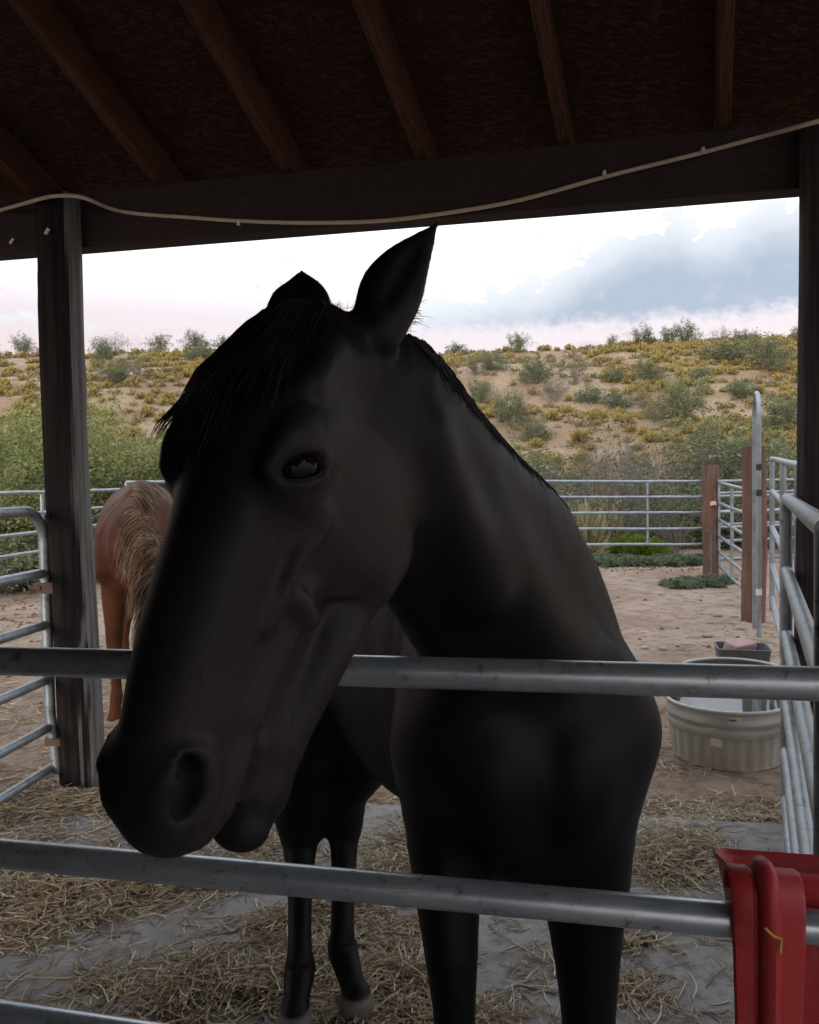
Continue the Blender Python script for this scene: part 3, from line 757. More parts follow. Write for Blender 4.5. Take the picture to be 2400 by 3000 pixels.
def tub():
    q = P(1563, 1380, 6.45); c = Vector((q.x, 6.45, ground_z(q.x, 6.45)))
    root = empty('feed_tub', c, R(-14)); tag(root, 'grey rubber tub holding a block, behind the stock tank', 'tub')
    rr = lambda hx, hy, z, r=.05: [p + Vector((0, 0, z)) for p in rounded_rect(hx, hy, r)]
    v, f = loops([rr(.15, .12, 0), rr(.165, .135, .09), rr(.185, .15, .10), rr(.195, .16, .19), rr(.20, .165, .20), rr(.188, .153, .202), rr(.165, .13, .05)], inner=True)
    o = link('tub_shell', mesh('tub_shell', v, f), M_TUB); o.parent = root; sharp_edges(o.data, 40)
    # block: a salt lick worn hollow, leaning in the tub
    b = bmesh.new(); bmesh.ops.create_cube(b, size=1.0); bmesh.ops.subdivide_edges(b, edges=b.edges[:], cuts=6, use_grid_fill=True)
    for vt in b.verts:
        p = vt.co; p.x *= .20; p.y *= .15; p.z *= .17
        p.z -= max(0, p.z) * .55 * max(0, .5 - p.x / .2 ); p *= 1 + .10 * mnoise.noise(p * 14) 
        if p.length > .12: p *= .12 / p.length * .35 + .65
    me = bpy.data.meshes.new('salt_block'); b.to_mesh(me); b.free(); me.polygons.foreach_set('use_smooth', np.ones(len(me.polygons), bool))
    o = link('salt_block', me, M_SALT); o.location = c + Vector((-.02, 0, .175)); o.rotation_euler = (R(10), R(8), R(20))
    tag(o, 'worn pinkish lick block lying in the grey tub', 'salt block')
tub()

def m_red(nt, b):
    p = OBJ(nt); n1 = NOISE(nt, p, 7, 4, 0.6).outputs[0]; n2 = NOISE(nt, SCALE(nt, p, (90, 90, 12)), 1, 3).outputs[0]
    c = MIX(nt, n1, (0.34, 0.020, 0.024), (0.44, 0.034, 0.036))
    c = MIX(nt, MA(nt, 'MULTIPLY', SS(nt, n2, 0.55, 0.8), 0.4), c, (0.42, 0.13, 0.12))
    c = MIX(nt, MA(nt, 'MULTIPLY', SS(nt, NOISE(nt, p, 16, 6, 0.7).outputs[0], 0.52, 0.72), 0.45), c, (0.30, 0.17, 0.14))
    L(nt, c, b.inputs['Base Color']); BUMP(nt, b, n2, 0.08, 0.001)
M_RED = material('red_plastic', m_red, 0.5, spec=0.4)
M_YEL = plain('yellow_straw', (.55, .36, .06), .7)
def feeder():
    a, c = RAIL2; d = (c - a); u = Vector((d.x, d.y, 0)).normalized(); w = Vector((-u.y, u.x, 0))      # w: away from the viewer
    o0 = P(1608, 1900, 1.154); o0 = Vector((o0.x, o0.y, 0))
    # local frame on the rail: x along it, y away from the viewer, z up
    t = (o0 - a).dot(u) / Vector((d.x, d.y)).length
    rp = a + d * t                                          # rail centre under the hook
    root = empty('red_feeder', (rp.x, rp.y, 0)); tag(root, 'red plastic feeder bucket hooked over the middle pipe rail', 'feeder')
    slope = d.z / Vector((d.x, d.y)).length
    def F(x, y, z): return Vector((rp.x, rp.y, rp.z)) + u * x + w * y + Vector((0, 0, z + slope * x * 0.6))
    HX = .215; x0 = .180                                     # half width, centre offset
    def ring(hx, y0, y1, z0, z1, r=.04):
        cy = (y0 + y1) / 2; hy = (y1 - y0) / 2
        return [F(x0 + p.x, cy + p.y, z0 + (z1 - z0) * (p.y + hy) / (2 * hy)) for p in rounded_rect(hx, hy, r, 5)]
    # near wall stands higher than the far rim
    rings = [ring(HX - .05, .040, .15, -.36, -.36), ring(HX - .022, .032, .172, -.14, -.14), ring(HX - .006, .030, .186, .0, -.03), ring(HX, .029, .195, .048, .0),
             ring(HX + .006, .024, .202, .060, .012), ring(HX + .004, .026, .200, .064, .016), ring(HX - .004, .036, .190, .058, .010), ring(HX - .012, .038, .182, .0, -.03), ring(HX - .045, .046, .160, -.18, -.18), ring(HX - .058, .05, .145, -.35, -.35)]
    v, f = loops(rings, inner=True); me = mesh('bucket_body', v, f); ob = link('bucket_body', me, M_RED, root); sharp_edges(me, 50)
    # handle slot: a boolean hole right through the near wall
    cut = MB(); pr = rounded_rect(.075, .022, .014, 4)
    vs = [F(.185 + p.x, .0, .022 + p.y) for p in pr] + [F(.185 + p.x, .062, .022 + p.y) for p in pr]; n = len(pr)
    cut.add(vs, [(i, (i + 1) % n, n + (i + 1) % n, n + i) for i in range(n)] + [tuple(range(n - 1, -1, -1)), tuple(range(n, 2 * n))])
    cme = mesh('slot_cut', cut.v, cut.f, False); co = bpy.data.objects.new('slot_cut', cme); COL.objects.link(co)
    md = ob.modifiers.new('slot', 'BOOLEAN'); md.object = co; md.operation = 'DIFFERENCE'; md.solver = 'EXACT'
    dg = bpy.context.evaluated_depsgraph_get(); nm = bpy.data.meshes.new_from_object(ob.evaluated_get(dg)); ob.modifiers.clear(); ob.data = nm
    bpy.data.objects.remove(co, do_unlink=True)
    # hooks: plate from the rim over the rail and down in front, with a raised rib
    for hx in (0.0, .37):
        prof = [(.030, .035), (.028, .060), (.018, .074), (.000, .078), (-.020, .072), (-.033, .056), (-.037, .030), (-.037, -.04), (-.036, -.10), (-.034, -.148)]
        m = MB(); v, f = [], []; th = .0045
        cols = [(-.050, -.002), (-.047, .001), (-.022, .001), (-.0195, -.004), (-.016, -.004), (-.0125, .008), (-.006, .014), (.004, .015), (.010, .010), (.014, .001), (.016, 0), (.044, 0.0), (.047, -.002)]
        def nor(i):
            a_, b_ = prof[max(i - 1, 0)], prof[min(i + 1, len(prof) - 1)]; ty, tz = b_[0] - a_[0], b_[1] - a_[1]; l = math.hypot(ty, tz); return (tz / l, -ty / l)
        nn = []
        for layer in (0, 1):
            for i, (y, z) in enumerate(prof):
                ny, nz = nor(i); ny, nz = -ny, -nz
                if ny * 0 + nz < 0 and i < 5: pass
                for x, o_ in cols:
                    fade = min(1, i / 2) ; off = o_ * fade + (-th if layer else 0)
                    # outward = towards viewer / up
                    sx = 1 - .10 * max(0, (.02 - z)) / .17
                    v.append(F(hx + x * sx, y + NSGN * ny * off, z + NSGN * nz * off))
        nc, npf = len(cols), len(prof); 
        for i in range(npf - 1):
            for j in range(nc - 1):
                q = (i * nc + j, i * nc + j + 1, (i + 1) * nc + j + 1, (i + 1) * nc + j); f.append(q)
                q2 = tuple(x + nc * npf for x in q); f.append(q2[::-1])
        b0 = nc * npf
        for i in range(npf - 1):
            for j in (0, nc - 1):
                f.append((i * nc + j, (i + 1) * nc + j, b0 + (i + 1) * nc + j, b0 + i * nc + j))
        for j in range(nc - 1):
            i = npf - 1; f.append((i * nc + j, i * nc + j + 1, b0 + i * nc + j + 1, b0 + i * nc + j))
        me = mesh('hook', v, f); link('hook', me, M_RED, root); bm = bmesh.new(); bm.from_mesh(me); bmesh.ops.recalc_face_normals(bm, faces=bm.faces); bm.to_mesh(me); bm.free(); sharp_edges(me, 45)
    m = MB(); q = F(-.012, -.056, .022)
    m.tube([q, q + Vector((.012, 0, -.012)), q + Vector((.024, -.002, -.016))], [.0016, .002, .0012], 6); m.tube([q + Vector((.022, -.002, -.014)), q + Vector((.020, -.002, -.034))], [.0016, .0026], 6)
    o = m.build('straw_wisp', M_YEL); tag(o, 'yellow wisp of straw stuck on the red feeder hook', 'straw')
NSGN = -1
feeder()

# === loose stones =========================================================
M_STONE = plain('stone', (.30, .27, .25), .9, 0, .35, 12)
def stone_mesh(seed):
    b = bmesh.new(); bmesh.ops.create_icosphere(b, subdivisions=2, radius=1.0)
    for v in b.verts: v.co *= 1 + .28 * mnoise.noise(v.co * 1.3 + Vector((seed * 7, 0, 0))); v.co.z *= .62
    me = bpy.data.meshes.new('stone'); b.to_mesh(me); b.free(); me.polygons.foreach_set('use_smooth', np.ones(len(me.polygons), bool)); me.materials.append(M_STONE); return me
SM = [stone_mesh(i) for i in range(4)]
def stone(p, r, label=None, group=None):
    o = bpy.data.objects.new('stone', SM[rng.randrange(4)]); COL.objects.link(o)
    o.location = p + Vector((0, 0, r * .25)); o.scale = (r * rng.uniform(.8, 1.3), r * rng.uniform(.8, 1.2), r * rng.uniform(.8, 1.1)); o.rotation_euler = (0, 0, rng.uniform(0, 6))
    tag(o, label, 'stone', group)
big = [(1397, 1773 - 250, .0), ]
for px, py, r, lab in ((1393, 1253, .045, 'pale flat stone on the dirt left of the taller reddish post'), (1357, 1367, .035, 'white rounded stone beside the black horse shoulder'), (1398, 1368, .035, 'small brown stone right of the white stone by the horse'),
                       (1490, 1343, .045, 'flat tan stone lying behind the grey tub'), (1560, 1338 - 12, .05, 'grey stone at the foot of the taller reddish post'), (1512, 1299, .05, 'pale stone left of the taller post foot'), (1545, 1300, .04, 'small brown stone touching the taller post foot')):
    q = on_ground(px, py); stone(q, r, lab)
for i in range(90):
    px, py = rng.uniform(-20, 1640), rng.uniform(1215, 1560); q = on_ground(px, py)
    if q is None or q.y < 3.9: continue
    stone(q, rng.uniform(.008, .022), 'small loose pebble scattered on the corral dirt', 'pebbles scattered on the corral dirt')
# droppings trodden into the dirt
M_DUNG = plain('dry_dung', (.11, .055, .03), .95, 0, .4, 30)
v, f = [], []
for i in range(420):
    px, py = (rng.gauss(1330, 90), rng.gauss(1197, 5)) if i < 150 else ((rng.gauss(60, 45), rng.gauss(1290, 22)) if i < 260 else (rng.uniform(0, 1640), rng.uniform(1195, 1500)))
    q = on_ground(px, py)
    if q is None or q.y < 4.2: continue
    r = rng.uniform(.012, .035); b0 = len(v)
    for k in range(6):
        a = k * math.pi / 3 + rng.random(); v.append(q + Vector((r * math.cos(a), r * math.sin(a), .002)))
    v.append(q + Vector((0, 0, r * .8)))
    f += [(b0 + k, b0 + (k + 1) % 6, b0 + 6) for k in range(6)]
o = link('dry_droppings', mesh('dry_droppings', v, f), M_DUNG); tag(o, 'dry crumbled droppings scattered over the corral dirt', 'droppings', kind='stuff')

M_CLOD = plain('dirt_clod', (.24, .165, .115), .95, 0, .45, 25)
v, f = [], []
for i in range(2600):
    y = 3.9 + 8.5 * rng.random() ** 1.4; x = rng.uniform(-.55, .55) * y
    if y < 3.9 - .165 * x or rng.random() > .5 + 1.2 * fbm(x, y, .8, 23.0, 3): continue
    q = Vector((x, y, ground_z(x, y))); r = rng.uniform(.006, .02) * (1 if rng.random() < .9 else 1.8); b0 = len(v)
    for k in range(5):
        a = k * math.pi / 2.5 + rng.random(); v.append(q + Vector((r * math.cos(a), r * math.sin(a), -.002)))
    v.append(q + Vector((rng.uniform(-.3, .3) * r, rng.uniform(-.3, .3) * r, r * .75)))
    f += [(b0 + k, b0 + (k + 1) % 5, b0 + 5) for k in range(5)]
o = link('dirt_clods', mesh('dirt_clods', v, f), M_CLOD); tag(o, 'crumbs and clods of trodden earth over the corral dirt', 'clods', kind='stuff')
# === straw ================================================================
def m_straw(nt, b):
    r_ = N(nt, 'ShaderNodeNewGeometry').outputs['Random Per Island']
    L(nt, RAMP(nt, r_, [(0, (.13, .08, .042)), (.3, (.26, .18, .10)), (.6, (.40, .31, .19)), (.85, (.52, .44, .31)), (1, (.64, .58, .46))]), b.inputs['Base Color'])
M_STRAW = material('straw', m_straw, 0.6, spec=0.3)
def straw(name, label, pos, pile, mat, lmin=.03, lmax=.15, wid=.0017, seed=1):
    r_ = np.random.default_rng(seed); n = len(pos); K = 5
    ln = lmin + (lmax - lmin) * r_.random(n) ** 1.8; hd = r_.random(n) * 2 * np.pi; cur = r_.normal(0, .55, n); tilt = r_.normal(0, .16, n)
    t = np.linspace(-.5, .5, K)
    ang = hd[:, None] + cur[:, None] * t[None]
    dx = np.cos(ang) * ln[:, None] / (K - 1); dy = np.sin(ang) * ln[:, None] / (K - 1)
    x = pos[:, 0, None] + np.cumsum(dx, 1) - dx.sum(1)[:, None] / 2; y = pos[:, 1, None] + np.cumsum(dy, 1) - dy.sum(1)[:, None] / 2
    z = pos[:, 2, None] + .003 + pile[:, None] * r_.random(n)[:, None] + t[None] * ln[:, None] * tilt[:, None] * (.3 + 8 * np.minimum(pile, .06)[:, None]) + r_.normal(0, .0015, (n, K))
    z = np.maximum(z, pos[:, 2, None] + .002)
    w = wid * r_.uniform(.5, 1.35, n)[:, None]
    nx, ny = -np.sin(ang) * w, np.cos(ang) * w
    roll = r_.uniform(-1, 1, n)[:, None]
    A = np.stack([x + nx, y + ny, z + roll * w], -1); B = np.stack([x - nx, y - ny, z - roll * w], -1); Cc = np.stack([x, y, z + w * .9], -1)
    V = np.stack([A, Cc, B], 2).reshape(-1, 3)
    i0 = (np.arange(n)[:, None] * K + np.arange(K - 1)[None]).reshape(-1) * 3
    q = np.concatenate([np.stack([i0, i0 + 1, i0 + 4, i0 + 3], 1), np.stack([i0 + 1, i0 + 2, i0 + 5, i0 + 4], 1)])
    o = link(name, np_mesh(name, V, q, True), mat); tag(o, label, 'straw', kind='stuff'); return o
patches = [(70, 1690, .33, 1), (200, 1705, .30, 1), (330, 1760, .22, .8), (480, 1755, .18, .6), (30, 1790, .22, .7), (70, 1880, .26, 1), (200, 1870, .24, 1), (360, 1850, .22, .9), (500, 1850, .16, .6), (40, 1950, .18, .9), (160, 1930, .12, .5),
           (560, 1960, .20, 1), (690, 1930, .20, .9), (640, 2010, .15, .8), (420, 2070, .18, .8), (540, 2060, .18, .9), (250, 2080, .14, .6), (880, 1770, .26, .8), (820, 1830, .2, .7), (860, 1980, .2, .9), (830, 2070, .18, .9), (900, 2110, .16, .8), (760, 2130, .14, .8),
           (1420, 1800, .22, .8), (1380, 1830, .16, .6), (1460, 1770, .16, .5), (1040, 2130, .10, .5), (1120, 2040, .10, .4), (1320, 1980, .12, .4), (1340, 2090, .12, .5), (650, 1770, .2, .6), (1000, 1900, .16, .3), (330, 2120, .12, .5)]
pw = [(PZ(x, y), r, a) for x, y, r, a in patches]
def dens(x, y):
    d = 0.035
    for p, r, a in pw:
        q = ((x - p.x) ** 2 + (y - p.y) ** 2) / (r * r)
        if q < 4: d += a * math.exp(-q * 1.6)
    n = fbm(x, y, 2.4, 3.0, 4)
    return d * max(0.06, .8 + 1.6 * n)
pos, pile = [], []; r2 = random.Random(5)
while len(pos) < 21000:
    y = 1.25 + 3.2 * r2.random() ** 1.15; x = r2.uniform(-.62, .62) * y
    if y > 3.80 - .165 * x: continue
    d = dens(x, y)
    if r2.random() < d: pos.append((x, y, 0)); pile.append(min(.05, .034 * d))
straw('loose_straw', 'loose yellow straw strewn in clumps over the concrete floor', np.array(pos), np.array(pile), M_STRAW, seed=2)
pos = []; r2 = random.Random(6)
while len(pos) < 9000:
    y = 3.7 + 5.5 * r2.random() ** 1.7; x = r2.uniform(-.56, .56) * y
    if y < 3.86 - .165 * x: continue
    near = math.exp(-max(0, y - 4) / 1.5)
    left = 1.0 if x < -1.0 and y < 5.8 else .45
    if r2.random() < (.25 + near) * left * max(.05, .7 + 1.5 * fbm(x, y, 1.8, 7.0, 3)): pos.append((x, y, ground_z(x, y)))
straw('trodden_straw', 'sparse trodden straw scattered on the dirt outside the shelter', np.array(pos), np.full(len(pos), .008), M_STRAW, .03, .14, .0022, seed=3)

# === vegetation ===========================================================
def m_leaf(stops, rough=0.7):
    def f(nt, b):
        r_ = N(nt, 'ShaderNodeNewGeometry').outputs['Random Per Island']; oi = N(nt, 'ShaderNodeObjectInfo').outputs['Random']
        fac = MA(nt, 'ADD', MA(nt, 'MULTIPLY', r_, .75), MA(nt, 'MULTIPLY', oi, .25))
        col = RAMP(nt, fac, stops); L(nt, col, b.inputs['Base Color'])
        tr = N(nt, 'ShaderNodeBsdfTranslucent'); L(nt, col, tr.inputs[0])
        mx = N(nt, 'ShaderNodeMixShader'); mx.inputs[0].default_value = .3
        L(nt, b.outputs[0], mx.inputs[1]); L(nt, tr.outputs[0], mx.inputs[2]); L(nt, mx.outputs[0], nt.nodes['Material Output'].inputs[0])
    return lambda name: material(name, f, rough, spec=0.25)
M_MESQ = m_leaf([(0, (.12, .145, .06)), (.45, (.21, .235, .085)), (.8, (.30, .305, .105)), (1, (.40, .36, .10))])('mesquite_leaf')
M_CREO = m_leaf([(0, (.085, .10, .055)), (.5, (.15, .175, .09)), (1, (.225, .245, .125))])('grey_green_leaf')
M_DARKL = m_leaf([(0, (.065, .075, .05)), (.5, (.11, .125, .075)), (1, (.17, .185, .11))])('dark_twig_leaf')
M_LIME = m_leaf([(0, (.10, .145, .02)), (.5, (.17, .235, .03)), (1, (.25, .30, .05))])('lime_blade')
M_YELL = m_leaf([(0, (.19, .155, .07)), (.4, (.29, .23, .08)), (.7, (.39, .285, .08)), (1, (.38, .32, .14))])('yellow_flower')
M_YSTEM = m_leaf([(0, (.14, .12, .05)), (1, (.24, .21, .09))])('yellow_stem')
M_WEED = m_leaf([(0, (.085, .12, .075)), (.5, (.14, .18, .115)), (1, (.22, .25, .16))])('blue_green_weed')
M_DRYG = m_leaf([(0, (.24, .20, .11)), (.6, (.36, .31, .18)), (1, (.30, .33, .16))])('dry_grass')
M_TWIG = plain('grey_twig', (.17, .145, .13), .9, 0, .35, 30)

def rnd_unit(r_):
    while True:
        v = Vector((r_.uniform(-1, 1), r_.uniform(-1, 1), r_.uniform(-1, 1)))
        if .05 < v.length < 1: return v.normalized()
def bush(seed, h, w, stems, leaves, lsize, droop=0.0, levels=3, spread=1.0, fill=1.0, twig_r=.012, upbias=.35):
    """(twig mesh, leaf mesh): branching stems from one root, leaves along the outer twigs"""
    r_ = random.Random(seed); tw = MB(); tips = []
    def grow(p, d, ln, rad, lev):
        n = 4; pts = [p.copy()]; rr = [rad]
        for i in range(n):
            d = (d + rnd_unit(r_) * .28 + Vector((0, 0, upbias * .25 - droop * .2 * lev))).normalized()
            p = p + d * ln / n; pts.append(p.copy()); rr.append(rad * (1 - .5 * (i + 1) / n))
            if lev >= 1: tips.append((p.copy(), d.copy(), lev))
        tw.tube(pts, rr, 4 if lev < 2 else 3, caps=False)
        if lev < levels:
            for k in range(r_.choice((3, 4)) if lev else 5):
                i = r_.randint(1, n); q = pts[i]
                grow(q, (d + rnd_unit(r_) * .95).normalized(), ln * r_.uniform(.45, .7), rr[i] * .65, lev + 1)
    for i in range(stems):
        a = 2 * math.pi * (i + r_.random()) / stems; el = r_.uniform(.5, 1.25)
        d = Vector((math.cos(a) * math.cos(el) * spread, math.sin(a) * math.cos(el) * spread, math.sin(el))).normalized()
        grow(Vector((r_.uniform(-.1, .1), r_.uniform(-.1, .1), -.03)), d, 1.0, twig_r / h, 0)
    # normalise to the wanted height and spread
    zs = [v[2] for v in tw.v]; xs_ = [math.hypot(v[0], v[1]) for v in tw.v]
    sz = h / np.percentile(zs, 99.5); sx = (w / 2) / np.percentile(xs_, 98)
    tw.v = [(v[0] * sx, v[1] * sx, v[2] * sz) for v in tw.v]
    me_t = mesh('stems', tw.v, tw.f)
    if leaves == 0: return me_t, None
    rn = np.random.default_rng(seed); T = np.array([(t[0].x * sx, t[0].y * sx, t[0].z * sz) for t in tips]); wts = np.array([t[2] ** 1.3 for t in tips]); wts /= wts.sum()
    base = T[rn.choice(len(T), leaves, p=wts)] + rn.normal(0, .055 * h ** .6 * fill, (leaves, 3))
    base[:, 2] = np.maximum(base[:, 2], .02)
    u = rn.normal(0, 1, (leaves, 3)); u[:, 2] *= .6; u /= np.linalg.norm(u, axis=1)[:, None]
    k = rn.normal(0, 1, (leaves, 3)); vv = np.cross(u, k); vv /= np.linalg.norm(vv, axis=1)[:, None]
    sz_ = lsize * rn.uniform(.55, 1.35, leaves)[:, None]
    V = np.stack([base, base + u * sz_ * .5 + vv * sz_ * .22, base + u * sz_, base + u * sz_ * .5 - vv * sz_ * .22], 1).reshape(-1, 3)
    me_l = np_mesh('foliage', V, np.arange(leaves * 4).reshape(-1, 4), False)
    return me_t, me_l
def dome(seed, n, h, w, bw, flower=True):
    """low dome of upright blades with blossom at the tips"""
    rn = np.random.default_rng(seed); a = rn.uniform(0, 2 * np.pi, n); el = np.arccos(rn.uniform(.05, 1, n)); ln = rn.uniform(.75, 1.08, n)
    d = np.stack([np.cos(a) * np.sin(el) * w / 2, np.sin(a) * np.sin(el) * w / 2, np.cos(el) * h], -1) * ln[:, None]
    b0 = d * rn.uniform(.0, .45, n)[:, None] * np.array([.7, .7, .5])
    side = np.cross(d, rn.normal(0, 1, (n, 3))); side /= np.linalg.norm(side, axis=1)[:, None]; side *= bw * rn.uniform(.6, 1.4, n)[:, None]
    mid = b0 + (d - b0) * .62
    V = [b0 - side * .4, b0 + side * .4, mid + side * .6, mid - side * .6]
    V = np.stack(V, 1).reshape(-1, 3); Q = np.arange(n * 4).reshape(-1, 4)
    ex = rn.normal(0, .02, (n, 3)) * w; s2 = np.cross(side, rn.normal(0, 1, (n, 3))); s2 /= np.linalg.norm(s2, axis=1)[:, None]; s2 *= bw * 1.6
    s1 = side * 1.5
    V2 = np.stack([mid - s1 + ex * .2, mid + s2, d + s1 + ex, d - s2 + ex], 1).reshape(-1, 3)
    me = np_mesh('snakeweed', np.concatenate([V, V2]), np.concatenate([Q, Q + n * 4]), False)
    mi = np.concatenate([np.zeros(n, np.int32), np.ones(n, np.int32)]); me.polygons.foreach_set('material_index', mi)
    return me, (V, V2)

# bush kinds, built once
KIND = {
    'mesq1': (bush(11, 3.4, 4.6, 9, 30000, .08, .1, 3, 1.0, 1.25, .05), M_MESQ),
    'mesq2': (bush(12, 3.0, 4.4, 8, 26000, .08, .15, 3, 1.1, 1.25, .05), M_MESQ),
    'creo1': (bush(21, 1.3, 1.9, 11, 3600, .075, 0, 2, .9, .9, .02), M_CREO),
    'creo2': (bush(22, 1.2, 2.2, 12, 3600, .08, .1, 2, 1.1, .9, .02), M_CREO),
    'creo3': (bush(23, 1.6, 1.7, 9, 2600, .07, 0, 3, .8, .8, .02), M_CREO),
    'twig1': (bush(31, 1.5, 2.2, 12, 1500, .06, 0, 3, 1.0, .7, .022), M_DARKL),
    'twig2': (bush(32, 1.7, 2.0, 10, 900, .055, .1, 3, .9, .6, .022), M_DARKL),
    'dead': (bush(33, 1.9, 2.3, 6, 350, .05, 0, 3, .9, .6, .04), M_DARKL),
    'low': (bush(41, .6, 1.2, 14, 2600, .06, .2, 2, 1.3, .9, .012), M_CREO),
}
for (t_, l_), m_ in KIND.values():
    t_.materials.append(M_TWIG); l_.materials.append(m_)
def put(kind, name, p, s, label, cat='bush', group=None, sz=None):
    (t_, l_), m_ = KIND[kind]
    root = empty(name, p, rng.uniform(0, 6.28)); s = s * (.74 if name == 'skyline_bush' else 1); root.scale = (s, s, s * (sz or rng.uniform(.92, 1.08))); tag(root, label, cat, group)
    for nm, me in (('stems', t_), ('foliage', l_)):
        o = bpy.data.objects.new(nm, me); COL.objects.link(o); o.parent = root
    return root
def at_px(px, py, y=None):
    if y is not None: q = P(px, 1000, y); return Vector((q.x, y, ground_z(q.x, y)))
    return on_ground(px, py)

# big mesquite clump on the left
for kind, px, y, s, lab in (('mesq1', -70, 12.6, .78, 'leftmost green mesquite behind the left gate'), ('mesq2', 60, 13.4, .80, 'green mesquite just left of the log post'), ('mesq1', 215, 14.2, .72, 'yellow-green mesquite right of the log post behind the chestnut horse'),
                            ('mesq2', 330, 14.6, .66, 'lower mesquite beside the black horse forehead'), ('mesq2', 470, 15.5, .7, 'mesquite mostly hidden behind the black horse head'), ('mesq1', 130, 15.4, .80, 'rearmost mesquite rising behind the log post')):
    put(kind, 'mesquite', at_px(px, 0, y), s, lab, 'shrub')
# skyline bushes along the crest
sky_b = [(62, 'creo1', 1.2, 'round bush alone on the skyline at far left'), (-15, 'creo2', 1.0, 'low skyline bush cut by the left edge'), (250, 'twig1', 1.15, 'bare twiggy bush on the skyline right of the log post'), (345, 'creo2', 1.1, 'yellowish skyline bush right of the twiggy one'), (420, 'creo1', 1.35, 'dense skyline bush beside the black horse forelock'),
         (480, 'creo2', 1.1, 'skyline bush half hidden by the forelock'), (882, 'twig2', .8, 'skyline bush beside the horse crest below its ear'), (965, 'low', 1.6, 'low spiky bush on the skyline right of the horse'), (1092, 'creo2', 1.15, 'wide low bush on the skyline left of the pink gap'), (1291, 'creo3', .75, 'single small bush on the bare skyline'),
         (1360, 'creo1', 1.25, 'leftmost of the thick row of skyline bushes at right'), (1412, 'creo2', 1.1, 'second bush in the thick skyline row at right'), (1450, 'creo1', 1.3, 'third and densest bush in the skyline row at right'), (1520, 'twig1', .9, 'thin twiggy bush right of the skyline row'), (1560, 'creo2', .9, 'pale skyline bush before the tall one'), (1690, 'creo1', 1.1, 'skyline bush behind the dark post'), (720, 'creo1', 1.0, 'skyline bush hidden behind the ears'), (600, 'twig1', 1.0, 'skyline twigs hidden behind the far ear')]
for px, k, s, lab in sky_b:
    v = ray(px, 1000); y = 46.0; q = Vector((v.x * y / v.y, y, 0)); q.z = hill_z(q.x, y) - .05
    put(k, 'skyline_bush', q, s, lab, group='bushes along the hill skyline')
# bushes on the hill face and at its foot: (px, py of the foot, kind, scale, label)
face = [(1617, 782, 'creo1', 1.35, 'tall feathery bush near the skyline beside the dark post'), (1535, 768, 'low', 2.2, 'green bush below the skyline row at right'), (1365, 808, 'creo1', .85, 'bright green round bush alone on the bare slope'), (1292, 806, 'low', 1.0, 'small yellowish bush left of the bright green one'),
        (1437, 888, 'creo1', 1.15, 'larger right one of two grey-green bushes in the gully'), (1375, 884, 'twig1', .85, 'greyer left one of two bushes in the gully'), (1035, 782, 'creo2', .8, 'green bush on the slope just right of the horse crest'), (1000, 792, 'twig1', .7, 'grey twiggy bush next to the horse crest'), (1210, 806, 'twig1', .85, 'grey bush on the bare upper slope'),
        (1130, 808, 'creo2', .95, 'sprawling grey-green bush on the mid slope'), (1170, 846, 'twig1', .7, 'dark twiggy bush by the yellow band'), (1240, 852, 'low', 1.2, 'low dark bush along the gully left end'), (1300, 862, 'low', 1.2, 'low dark bush along the gully middle'), (1080, 900, 'creo1', .9, 'soft grey-green bush beside the horse neck'), (1120, 930, 'creo2', .7, 'pale bush above the twiggy thicket'),
        (1010, 850, 'creo2', .8, 'small green bush hugging the horse crest'), (240, 812, 'creo2', .9, 'grey-green bush in yellow flowers right of the log post'), (290, 800, 'twig1', .8, 'greyish bush on the upper slope left of the forelock'), (215, 765, 'creo1', .9, 'green bush under the skyline right of the log post'), (300, 742, 'creo2', 1.0, 'grey bush mass under the skyline twigs'), (420, 760, 'low', 1.3, 'low bush under the dense skyline bush'),
        (1650, 905, 'creo2', 1.0, 'green bush left of the dark post at mid slope'), (1560, 840, 'low', 1.2, 'low green bush on the right slope'), (1480, 800, 'low', 1.0, 'small green bush in the right-hand yellow field')]
for px, py, k, s, lab in face:
    q = on_ground(px, py)
    if q is None: continue
    put(k, 'hill_bush', q, s, lab)
